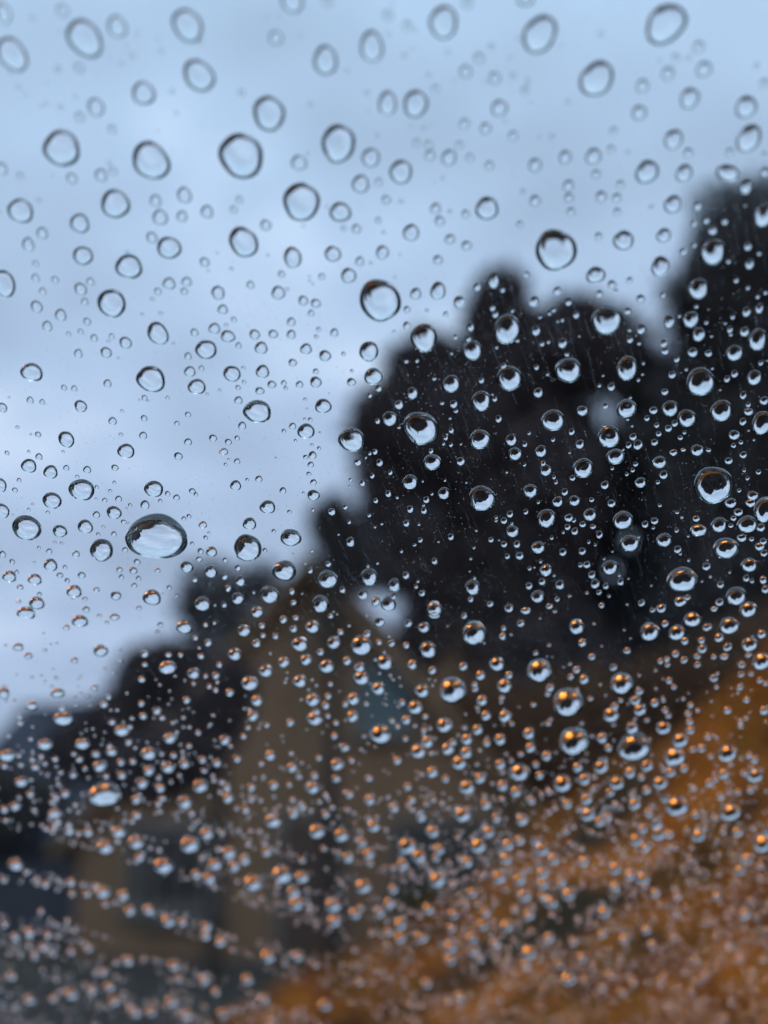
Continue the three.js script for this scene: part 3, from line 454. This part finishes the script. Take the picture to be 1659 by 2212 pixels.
  [1038,1459,21.2,23.2],[1074,1435,32.4,30.7],[1090,1483,31.4,32.4],[1100,1459,17.1,17.1],[1166,1450,51.2,54.6],[1189,1484,19.1,22.5],[1233,1462,15.7,15],
  [1246,1447,17.8,17.1],[1262,1467,21.2,23.9],[1279,1419,16.4,15.7],[1325,1442,17.8,16.4],[1344,1479,47.8,47.8],[1381,1494,19.8,16.4],[1427,1429,13.7,13.7],
  [1442,1436,13.7,13],[1446,1471,15.7,15.7],[1456,1484,14.3,13.7],[1460,1413,17.1,16.4],[1478,1426,17.1,15.7],[1507,1418,16.4,14.3],[1507,1436,15,14.3],
  [1518,1402,21.2,19.8],[1542,1419,13,13],[1543,1465,19.8,17.8],[1548,1484,12.3,12.3],[1565,1419,18.4,15],[1601,1457,15.7,14.3],[1603,1436,17.8,16.4],[1617,1414,15.7,14.3],
  [1623,1456,13.7,12.3],[1642,1470,15,14.3],[1646,1430,39.3,38.2],[1654,1477,12.3,12.3],[43,1549,15,13.7],[44,1563,16.4,12.3],[68,1524,27.3,20.5],[136,1554,42.7,27.3,-5],
  [160,1505,12.3,9.6],[224,1522,19.8,17.1],[253,1534,12.3,10.2],[263,1578,34.1,26.6,10],[285,1552,13.7,11.6],[305,1520,15.7,15.7],[309,1547,18.4,17.8],[338,1536,20.5,18.4],
  [350,1551,15.7,13.7],[367,1595,30,24.6,20],[382,1582,12.3,12.3],[403,1512,17.8,19.1],[428,1582,15,16.4],[485,1599,25.6,23.2,10],[526,1588,15.7,20.5],[546,1547,25.6,24.6],
  [555,1513,25.6,27.3],[627,1558,18.8,23.9],[675,1513,30.7,30],[680,1552,32.4,35.8],[704,1523,18.8,20.5],[709,1500,15.7,23.9],[709,1546,13.7,15],[722,1587,16.4,22.5],
  [726,1561,15,15.7],[762,1546,26.6,30.7],[764,1510,28,28.7],[822,1588,44.4,42.7],[847,1554,15,20.5],[859,1568,15,16.4],[869,1517,16.4,17.8],[876,1595,15,17.1],
  [878,1554,21.8,23.9],[897,1529,32.4,30.7],[916,1575,15.7,19.1],[960,1568,33.5,34.1],[1009,1597,26.6,27.3],[1032,1575,23.9,27.3],[1042,1512,23.9,27.3],
  [1050,1544,22.5,27.3],[1081,1597,26.6,28],[1091,1547,27.3,29],[1143,1585,26.6,26.6],[1228,1520,64.9,63.2],[1301,1595,23.9,23.9],[1321,1546,33.5,33.5],
  [1328,1525,18.8,22.5],[1366,1573,27.3,27.3],[1373,1513,24.6,22.5],[1383,1534,28,26.6],[1415,1519,19.8,19.8],[1434,1573,32.4,29],[1437,1534,15.7,15],[1444,1546,15.7,15],
  [1487,1541,17.1,15.7],[1490,1559,17.1,17.1],[1492,1578,20.5,19.1],[1492,1523,15,15],[1530,1592,17.8,17.1],[1572,1534,17.8,19.1],[1600,1559,15.7,16.4],[1612,1551,13.7,13],
  [1613,1512,16.4,16.4],[1651,1535,20.5,20.5],[15,1633,35.8,23.9],[46,1689,31.4,22.5],[97,1609,34.1,22.5],[97,1650,15,13.7],[119,1640,17.8,15.7],[125,1694,15,13.7],
  [131,1669,15.7,13.7],[157,1674,19.8,17.8],[159,1629,15.7,12.3],[171,1641,19.1,15.7],[178,1607,33.5,25.6,10],[183,1660,15,15.7],[207,1629,21.2,17.8],
  [215,1655,32.4,26.6,10],[229,1677,17.8,15.7],[236,1611,15.7,17.1],[241,1624,25.6,20.5],[261,1643,18.8,25.6],[263,1675,20.5,20.5],[277,1604,17.8,16.4],
  [287,1641,17.1,23.9],[306,1692,29,25.9,10],[321,1628,35.8,29,25],[321,1665,25.6,24.6],[362,1658,29,26.6,10],[369,1689,13.7,13.7],[375,1632,17.1,16.4],[394,1624,13,13],
  [398,1650,24.6,22.5],[408,1612,15,15],[432,1696,32.4,37.5,20],[437,1641,18.8,19.8],[468,1648,22.5,20.5],[512,1638,18.8,21.2],[584,1629,23.9,29],[591,1692,23.2,30.7],
  [625,1692,15.7,20.5],[631,1657,23.9,25.9],[680,1672,18.8,23.9],[689,1633,16.4,23.9],[728,1651,29,30.7],[735,1607,12.3,15.7],[760,1640,15.7,20.5],[858,1640,20.5,25.9],
  [881,1698,19.8,22.5],[904,1624,34.1,32.4],[924,1602,27.3,29],[934,1667,26.6,29],[963,1682,19.1,20.5],[968,1617,28.7,30],[979,1600,18.4,23.9],[992,1648,32.4,34.1],
  [1008,1626,27.3,27.3],[1037,1681,25.6,25.6],[1052,1602,18.8,23.9],[1081,1648,23.9,30.7],[1086,1696,26.6,29],[1108,1669,20.5,29],[1122,1669,46.1,37.5],
  [1146,1614,23.2,25.9],[1158,1650,17.8,20.5],[1166,1674,20.5,22.5],[1181,1633,23.9,24.6],[1216,1694,41,39.3],[1241,1604,64.9,61.4],[1248,1657,23.2,24.6],
  [1263,1684,29,27.3],[1299,1657,33.5,30],[1315,1616,18.8,18.8],[1333,1692,33.5,30.7],[1362,1669,26.6,27.3],[1371,1614,71.7,61.4],[1386,1679,18.8,18.8],
  [1398,1655,28.7,25.9],[1427,1692,33.5,30.7],[1449,1669,23.9,22.5],[1458,1636,47.8,39.3],[1470,1600,35.8,32.4],[1478,1660,20.5,20.5],[1497,1619,17.1,15.7],
  [1516,1617,20.5,18.8],[1533,1692,20.5,20.5],[1536,1634,15.7,15.7],[1564,1672,25.6,23.9],[1572,1628,42.7,37.5],[1618,1631,17.1,17.1],[1630,1641,20.5,20.5],
  [1632,1675,37.5,32.4],[9,1747,20.5,22.5],[32,1742,25.6,22.5],[41,1723,15,15],[65,1716,20.5,19.1],[111,1701,12.3,12.3],[113,1795,18,20.1],[113,1733,17.8,17.1],
  [113,1715,13.7,13.7],[118,1757,30.7,22.5],[140,1715,22.5,19.8],[150,1790,24.1,30.1],[162,1739,17.1,15],[190,1797,24.1,24.1],[224,1716,73.4,51.2,12],[256,1797,35.1,27.6],
  [294,1723,23.9,30.7],[295,1761,23.9,20.5],[345,1752,16.4,17.1],[346,1701,22.5,24.6],[398,1733,34.1,30.7,15],[490,1701,20.5,20.5],[492,1723,26.6,27.3],
  [531,1749,20.5,20.5],[543,1701,20.5,20.5],[543,1725,17.1,20.5],[589,1772,36.1,37.6],[632,1723,17.1,23.9],[634,1757,23.9,25.6],[654,1739,20.5,27.3],[675,1701,30.7,32.4],
  [684,1795,35.1,37.6],[704,1757,20.5,23.9],[704,1716,17.1,19.1],[755,1716,20.5,20.5],[799,1727,25.6,27.3],[807,1782,30.1,35.1],[852,1742,23.9,29],[890,1728,19.8,20.5],
  [907,1754,20.5,20.5],[910,1765,25.1,25.1],[935,1795,30.1,33.1],[1000,1760,37.6,37.6],[1009,1701,35.8,32.4],[1050,1737,25.6,27.3],[1055,1795,30.1,35.1],
  [1073,1767,23.1,23.1],[1115,1710,26.6,27.3],[1128,1770,28.1,30.1],[1149,1728,21.8,23.9],[1199,1742,17.1,21.2],[1226,1735,24.6,27.3],[1267,1727,28,25.9],
  [1271,1760,33.1,33.1],[1296,1775,25.1,25.1],[1314,1765,23.1,23.1],[1318,1713,22.5,20.5],[1366,1715,18.8,20.5],[1371,1737,29,27.3],[1389,1790,25.1,25.1],
  [1397,1706,21.8,22.5],[1402,1756,23.9,22.5],[1419,1780,28.1,28.1],[1437,1725,22.5,20.5],[1463,1742,51.2,44.4],[1504,1759,22.5,21.2],[1557,1720,20.5,21.2],
  [1579,1755,45.1,40.1],[1594,1797,25.1,25.1],[1622,1706,20.5,19.8],[33,1867,35.1,30.1],[80,1897,18,18],[226,1830,37.6,35.1],[293,1820,35.1,32.6],[301,1852,25.1,22.6],
  [353,1870,42.6,37.6],[409,1825,42.6,37.6],[424,1887,25.1,27.6],[446,1800,30.1,32.6],[451,1897,33.1,30.1],[464,1867,33.1,27.6],[494,1842,33.1,30.1],[506,1870,28.1,30.1],
  [529,1855,27.1,30.1],[576,1837,25.1,30.1],[609,1890,45.1,42.6],[652,1895,33.1,30.1],[737,1802,33.1,37.6],[752,1850,28.1,31.1],[782,1812,25.1,40.1],[797,1842,28.1,33.1],
  [870,1865,28.1,33.1],[880,1827,45.1,37.6],[905,1850,35.1,33.1],[948,1830,28.1,37.6],[1010,1862,28.1,28.1],[1033,1827,37.6,37.6],[1078,1895,33.1,33.1],
  [1093,1855,30.1,30.1],[1098,1825,30.1,28.1],[1123,1815,25.1,25.1],[1158,1815,25.1,28.1],[1171,1835,33.1,33.1],[1171,1885,30.1,31.1],[1196,1855,30.1,33.1],
  [1261,1860,28.1,28.1],[1329,1875,33.1,30.1],[1361,1890,28.1,28.1],[1374,1815,30.1,30.1],[1389,1897,35.1,30.1],[1394,1830,25.1,25.1],[1424,1800,35.1,35.1],
  [1446,1802,23.1,23.1],[1509,1805,33.1,30.1],[1599,1880,28.1,25.1],[1614,1855,30.1,25.1],[1644,1870,20.1,20.1],[1649,1822,45.1,45.1],[10,1995,23.1,23.1],
  [88,1968,20.1,20.1],[98,1910,23.1,23.1],[125,1902,18,18],[145,1985,20.1,25.1],[153,1905,23.1,23.1],[155,1930,20.1,20.1],[178,1910,18,18],[188,1930,22.1,22.1],
  [221,1927,36.1,30.1],[228,1953,20.1,20.1],[266,1932,28.1,30.1],[281,1965,28.1,30.1],[321,1965,30.1,27.6],[363,1988,33.1,35.1],[394,1990,25.1,27.6],[546,1905,40.1,45.1],
  [634,1927,33.1,30.1],[639,1950,33.1,37.6],[719,1955,37.6,35.1],[722,1988,33.1,33.1],[767,1973,30.1,30.1],[785,1915,37.6,35.1],[820,1970,30.1,30.1],[842,1950,28.1,30.1],
  [850,1917,25.1,30.1],[865,1995,33.1,33.1],[925,1963,30.1,30.1],[945,1900,40.1,40.1],[980,1970,28.1,35.1],[1020,1925,28.1,33.1],[1043,1998,30.1,30.1],
  [1050,1970,25.1,25.1],[1113,1963,23.1,23.1],[1123,1900,30.1,27.6],[1133,1935,33.1,30.1],[1143,1975,28.1,28.1],[1173,1910,30.1,30.1],[1173,1937,25.1,25.1],
  [1191,1948,33.1,33.1],[1213,1905,25.1,25.1],[1228,1932,33.1,33.1],[1304,1970,33.1,30.1],[1329,1915,28.1,27.6],[1416,1927,25.1,25.1],[1461,1973,23.1,23.1],
  [1464,1935,23.1,23.1],[1549,1935,25.1,25.1],[1609,1973,28.1,28.1],[33,2023,25.1,25.1],[63,2013,28.1,28.1],[63,2043,20.1,20.1],[75,2065,23.1,23.1],[93,2045,25.1,25.1],
  [103,2018,25.1,25.1],[153,2055,23.1,22.1],[190,2048,25.1,23.1],[276,2075,30.1,27.6],[376,2085,30.1,30.1],[444,2018,28.1,30.1],[446,2000,28.1,30.1],[476,2033,28.1,28.1],
  [579,2065,35.1,35.1],[642,2065,30.1,30.1],[682,2083,23.1,23.1],[840,2010,25.1,27.6],[865,2025,30.1,30.1],[910,2025,33.1,28.1],[973,2045,35.1,33.1],[973,2073,30.1,30.1],
  [975,2003,25.1,25.1],[1020,2025,30.1,30.1],[1023,2055,30.1,28.1],[1038,2070,25.1,25.1],[1070,2038,28.1,28.1],[1095,2000,33.1,30.1],[1136,2085,28.1,28.1],
  [1143,2058,37.6,35.1],[1186,2025,28.1,28.1],[1208,2083,28.1,25.1],[1238,2033,25.1,25.1],[1258,2068,28.1,28.1],[1301,2013,25.1,30.1],[1349,2028,28.1,28.1],
  [1396,2008,25.1,25.1],[1409,2040,25.1,25.1],[1456,2023,25.1,23.1],[1479,2098,23.1,23.1],[1504,2073,23.1,23.1],[1547,2090,20.1,20.1],[1574,2043,23.1,23.1],
  [1599,2068,25.1,25.1],[1649,2070,23.1,23.1],[25,2108,28.1,25.1],[63,2156,30.1,33.1],[115,2156,25.1,25.1],[153,2143,33.1,37.6],[198,2136,28.1,30.1],[223,2100,25.1,25.1],
  [236,2130,30.1,30.1],[246,2161,30.1,30.1],[291,2186,33.1,30.1],[326,2181,30.1,35.1],[371,2161,33.1,35.1],[386,2113,25.1,25.1],[401,2191,35.1,33.1],[441,2113,30.1,35.1],
  [466,2141,25.1,25.1],[481,2188,30.1,30.1],[534,2115,30.1,30.1],[571,2158,28.1,28.1],[702,2171,33.1,28.1],[777,2120,25.1,25.1],[923,2123,28.1,28.1],[968,2161,25.1,25.1],
  [993,2151,30.1,28.1],[1228,2115,40.1,30.1],[1261,2115,23.1,23.1],[1299,2133,25.1,25.1],[1319,2105,25.1,25.1],[1344,2143,25.1,25.1],[1369,2120,25.1,25.1],
  [1426,2120,25.1,25.1],[1444,2176,25.1,25.1],[1492,2141,23.1,23.1],[1524,2110,23.1,23.1],[1524,2158,23.1,23.1],[1564,2198,25.1,25.1],[1579,2163,23.1,23.1],
  [589,2206,30.1,30.1],[900,2208,23.1,23.1],
];
const CENTRE_BLUR = 0.021, FOCUS_ROW = 1050;
function place(o, x, s, lift = 0.00004) { o.position.copy(GP).addScaledVector(GX, x).addScaledVector(GUP, s).addScaledVector(GN, lift); o.quaternion.copy(GQ); return o; }
// water beads up more on the waxed lower part of the glass than near the roof
const standing = (s) => THREE.MathUtils.smoothstep(-s, -onGlass(829, 960).s, -onGlass(829, 1540).s);
const drops = SEEN.map(([px, py, w, h, lean = 0, tip], i) => {
  const g0 = onGlass(px, py), blur = CENTRE_BLUR * Math.abs(py - FOCUS_ROW);
  const sharp = (v) => Math.sqrt(Math.max(v * v - 0.6 * blur * blur, 0.2 * v * v));
  const W = sharp(w), Hh = sharp(h), k = g0.depth / PX, a = W / 2 * k, R = rng(1000 + i);
  const tall = standing(g0.s), rise = (0.76 + 0.34 * tall) * (1 - (0.16 - 0.08 * tall) * THREE.MathUtils.smoothstep(a, 0.0008, 0.0045)) * (0.94 + 0.12 * R());
  let H = rise * a, hh = Hh * k;
  // outline seen through the slanted glass: the far rim of the foot below, the dome above
  let b = (hh * hh - H * H * g0.cos * g0.cos) / (2 * hh * g0.sin);
  const most = (1.45 - 0.3 * tall) * a;
  if (b > most && tall > 0.3) { b = most; H = Math.min(1.4 * a, Math.max(H, Math.sqrt(Math.max(0, hh * hh - 2 * hh * b * g0.sin)) / g0.cos)); }
  b = Math.min(Math.max(b, 0.72 * a), most);
  const low = b * g0.sin / k, yb = py + Hh / 2 - low;
  const g = onGlass(px, yb);
  return { px, py, w, h, a, b, H, x: g.x, s: g.s, lean, tip, tall, seed: i + 1 };
});
const order = [...drops].sort((p, q) => q.w * q.h - p.w * p.h), single = new Set(order.slice(0, 300));
const skyline = [[-50, 1640], [130, 1610], [290, 1440], [360, 1400], [480, 1440], [560, 1330], [640, 1215], [730, 1120], [780, 800], [920, 730], [1030, 640], [1070, 590], [1130, 640], [1330, 670], [1400, 740], [1470, 560], [1540, 430], [1720, 400]];
const skyRow = (x) => { for (let i = 1; i < skyline.length; i++) if (x <= skyline[i][0]) { const [a, b] = [skyline[i - 1], skyline[i]]; return a[1] + (b[1] - a[1]) * (x - a[0]) / (b[0] - a[0]); } return 400; };
const NAMED = [
  [338, 1158, 'largest raindrop on the windscreen, a wide oval with a pointed end and teal rim'],
  [1539, 1049, 'large domed raindrop on the windscreen holding a dark tree line, largest before the trees'],
  [525, 338, 'largest thin-rimmed round raindrop on the windscreen against the open sky'],
  [910, 927, 'large pear-shaped raindrop with its point down the windscreen, before the peaked dark tree'],
  [223, 1715, 'large blurred oval raindrop before the garden tree beside the slate roof'],
];
for (const d of order) {
  if (!single.has(d)) continue;
  const big = d.a > 0.0017, geo = dropGeometry(d.a, d.b, d.H, { turn: (d.h > d.w ? d.lean : -d.lean) * RAD, wob: big ? 0.036 : 0.032, seed: d.seed, tip: d.tip === undefined ? 0 : d.a > 0.0035 ? 0.06 : 0.13, tipAt: (d.tip ?? 0) * RAD, seg: d.tip !== undefined ? 72 : big ? 48 : 36, rings: big ? 22 : 16, contact: Math.min(114, 84 + 18 * d.tall + 60 * Math.max(0, d.H / d.a - 1.12)), flat: 1 - d.tall });
  const m = place(shade(new THREE.Mesh(geo, water)), d.x, d.s);
  m.name = numbered('raindrop');
  const size = d.a > 0.0024 ? 'large' : d.a > 0.0015 ? 'middle-sized' : 'small', shape = d.tip !== undefined ? 'pointed' : Math.abs(d.b / d.a - 1) > 0.16 ? 'oval' : 'round';
  const where = d.py < skyRow(d.px) - 12 ? ['clear', 'against the open sky'] : d.py < 1420 ? ['domed', 'before the dark trees'] : d.px < 560 ? ['blurred', 'before the slate-roofed house'] : ['glinting', 'with orange glints'];
  const named = NAMED.find(([x, y]) => Math.hypot(x - d.px, y - d.py) < 14);
  if (named) tag(m, named[2], 'raindrop', 'raindrops on the windscreen');
  else {
    let near = null, gap = 1e9;
    for (const q of order) { if (q === d || !single.has(q) || q.a < d.a * 1.12) continue; const g = Math.hypot(q.x - d.x, q.s - d.s) - q.a - d.a; if (g < gap) { gap = g; near = q; } }
    const by = !near || gap > 0.0045 ? 'standing apart' : gap > 0.0016 ? (Math.abs(near.s - d.s) < Math.abs(near.x - d.x) ? 'level with a larger drop' : near.s > d.s ? 'down from a larger drop' : 'up from a larger drop') : (Math.abs(near.s - d.s) < Math.abs(near.x - d.x) ? 'close beside a larger drop' : near.s > d.s ? 'close under a larger drop' : 'close above a larger drop');
    tag(m, `${size} ${shape} ${where[0]} raindrop ${by}, ${where[1]}`, 'raindrop', `${size} ${shape} ${where[0]} raindrops ${by}`);
  }
  scene.add(m);
}
// the rest of the rain: too many to count
{
  const R = rng(31), o = new THREE.Object3D(), unit = [1, 2, 3, 4].map((k) => dropGeometry(1, 1, 0.78, { seed: 90 + k, wob: 0.05, seg: 22, rings: 9, contact: k < 3 ? 86 : 102, flat: k < 3 ? 0.9 : 0 })), lists = unit.map(() => []);
  const grid = new Map(), cell = 0.006, key = (x, s) => Math.floor(x / cell) + ',' + Math.floor(s / cell);
  const add = (d) => { const k = key(d.x, d.s); if (!grid.has(k)) grid.set(k, []); grid.get(k).push(d); };
  const free = (x, s, a) => { for (let i = -1; i <= 1; i++) for (let j = -1; j <= 1; j++) for (const q of grid.get(key(x + i * cell, s + j * cell)) ?? []) if (Math.hypot(q.x - x, q.s - s) < q.a * 1.05 + a + 0.00008) return false; return true; };
  drops.forEach(add);
  const put = (k, x, s, a, b, H, turn) => { place(o, x, s); o.rotateY(turn); o.scale.set(a, H / 0.78, b); o.updateMatrix(); lists[k].push(o.matrix.clone()); };
  drops.forEach((d, i) => { if (!single.has(d)) put(d.tall > 0.5 ? 2 + i % 2 : i % 2, d.x, d.s, d.a, d.b, d.H, (d.h > d.w ? d.lean : -d.lean) * RAD); });
  // two sweeps of the wiper, nearly dry
  const arcs = [[[-60, 1820], [100, 1850], [220, 1880], [330, 1922], [450, 1957], [560, 2003], [680, 2040]], [[-60, 1935], [60, 1945], [180, 1968], [300, 2018], [420, 2058], [540, 2110], [650, 2150], [760, 2195]]].map((l) => l.map(([x, y]) => { const g = onGlass(x, y); return [g.x, g.s]; }));
  const dry = (x, s) => arcs.some((l) => l.some((p, i) => { if (!i) return false; const q = l[i - 1], dx = p[0] - q[0], ds = p[1] - q[1], t = Math.max(0, Math.min(1, ((x - q[0]) * dx + (s - q[1]) * ds) / (dx * dx + ds * ds))); return Math.hypot(x - q[0] - dx * t, s - q[1] - ds * t) < 0.0062 * (1 - 0.35 * i / l.length); }));
  const c0 = onGlass(0, 0), c1 = onGlass(1659, 2212);
  const inView = (x, s) => { const p = GP.clone().addScaledVector(GX, x).addScaledVector(GUP, s).project(camera); return Math.abs(p.x) < 1.02 && Math.abs(p.y) < 1.02 ? p : null; };
  for (let i = 0; i < 15000; i++) {
    const x = (R() * 2 - 1) * 0.20, s = c1.s - 0.09 + R() * (c0.s - c1.s + 0.16), v = inView(x, s);
    let a = 0.00016 * Math.pow(1 / (R() * 0.96 + 0.04), 0.62);
    if (v) { const row = (1 - v.y) * 1106, limit = row > 1500 ? 0.00075 : 0.00030; if (a > limit) a = limit * (0.5 + 0.5 * R()); if (row < 1450 && R() < 0.62) continue; }
    else { if (R() < 0.35) a *= 2.2; a = Math.min(a, 0.0028); }
    if (noise2(x * 60 + 4, s * 60) + 0.35 * noise2(x * 200, s * 200) < -0.45 || dry(x, s) || !free(x, s, a)) continue;
    const tall = standing(s); add({ x, s, a }); put((tall > 0.5 ? 2 : 0) + Math.floor(R() * 2), x, s, a, a * (0.85 + R() * 0.3), a * (0.76 + 0.34 * tall) * (0.92 + R() * 0.16), R() * 6.3);
  }
  // the crowded beads low on the glass, in rows that follow the wiper's sweep
  const rowSlope = (arcs[0][5][1] - arcs[0][1][1]) / (arcs[0][5][0] - arcs[0][1][0]);
  const r0 = onGlass(829, 1400).s, r1 = onGlass(829, 2330).s;
  for (let i = 0; i < 21000; i++) {
    const x = (R() * 2 - 1) * 0.11, s = r1 + R() * (r0 - r1), a = 0.00024 + 0.00044 * Math.pow(R(), 2.5);
    if (R() > 0.10 + 0.9 * THREE.MathUtils.smoothstep(-s, -onGlass(829, 1560).s, -onGlass(829, 1900).s) || noise2(x * 70 + 14, s * 45) + 0.5 * noise2(x * 170, s * 170) < -0.38 || (x < 0.01 && noise2((s - rowSlope * x) * 260, x * 14) < -0.12) || dry(x, s) || !free(x, s, a)) continue;
    add({ x, s, a }); put(2 + Math.floor(R() * 2), x, s, a, a * (0.88 + R() * 0.26), a * (0.98 + R() * 0.2), R() * 6.3);
  }
  const fine = new THREE.Group(); fine.name = 'fine_rain'; scene.add(fine); fine.userData = { kind: 'stuff', label: 'countless small raindrops scattered over the windscreen', category: 'rain' };
  unit.forEach((g, k) => { const m = new THREE.InstancedMesh(g, water, lists[k].length); lists[k].forEach((x, i) => m.setMatrixAt(i, x)); m.name = 'droplets'; m.userData.kind = 'stuff'; shade(m); fine.add(m); });
  console.log('drops', drops.length, 'fine', lists.reduce((n, l) => n + l.length, 0));
  // mist: specks of spray, many drawn out into thin slanting trails
  const speck = dropGeometry(1, 1, 0.7, { seg: 8, rings: 3, wob: 0.08, seed: 5 }), mats = [];
  const spot = (x, s, a, l = 1) => { place(o, x, s, 0.00003); o.rotateY((R() - 0.5) * 0.5 - 0.25); o.scale.set(a, a, a * l); o.updateMatrix(); mats.push(o.matrix.clone()); };
  const mistEnd = onGlass(829, 1480).s;
  for (let i = 0; i < 110000; i++) {
    const x = (R() * 2 - 1) * 0.12, s = c1.s - 0.02 + R() * (c0.s - c1.s + 0.03), a = 0.000017 + 0.00005 * Math.pow(R(), 4);
    if (noise2(x * 90, s * 40) < -0.25 || (s < mistEnd && R() > 0.12) || !free(x, s, a)) continue;
    spot(x, s, a, 1 + R());
  }
  for (let i = 0; i < 3600; i++) {
    let x = (R() * 2 - 1) * 0.1, s = mistEnd + R() * (c0.s - mistEnd), n = 5 + Math.floor(R() * 16), a = 0.000013 + 0.000010 * R();
    for (let k = 0; k < n; k++) { x -= 0.00006 + 0.00004 * R(); s += 0.00017 + 0.00012 * R(); if (free(x, s, a)) spot(x + (R() - 0.5) * 0.00003, s, a * (0.6 + R() * 0.7), 1.6 + R()); }
  }
  const m = new THREE.InstancedMesh(speck, water, mats.length); mats.forEach((x, i) => m.setMatrixAt(i, x)); m.name = 'spray_mist'; m.userData = { kind: 'stuff', label: 'fine specks of spray drawn into slanting trails on the windscreen', category: 'spray' }; shade(m); scene.add(m);
  console.log('mist', mats.length);
}

renderer.render(scene, camera);
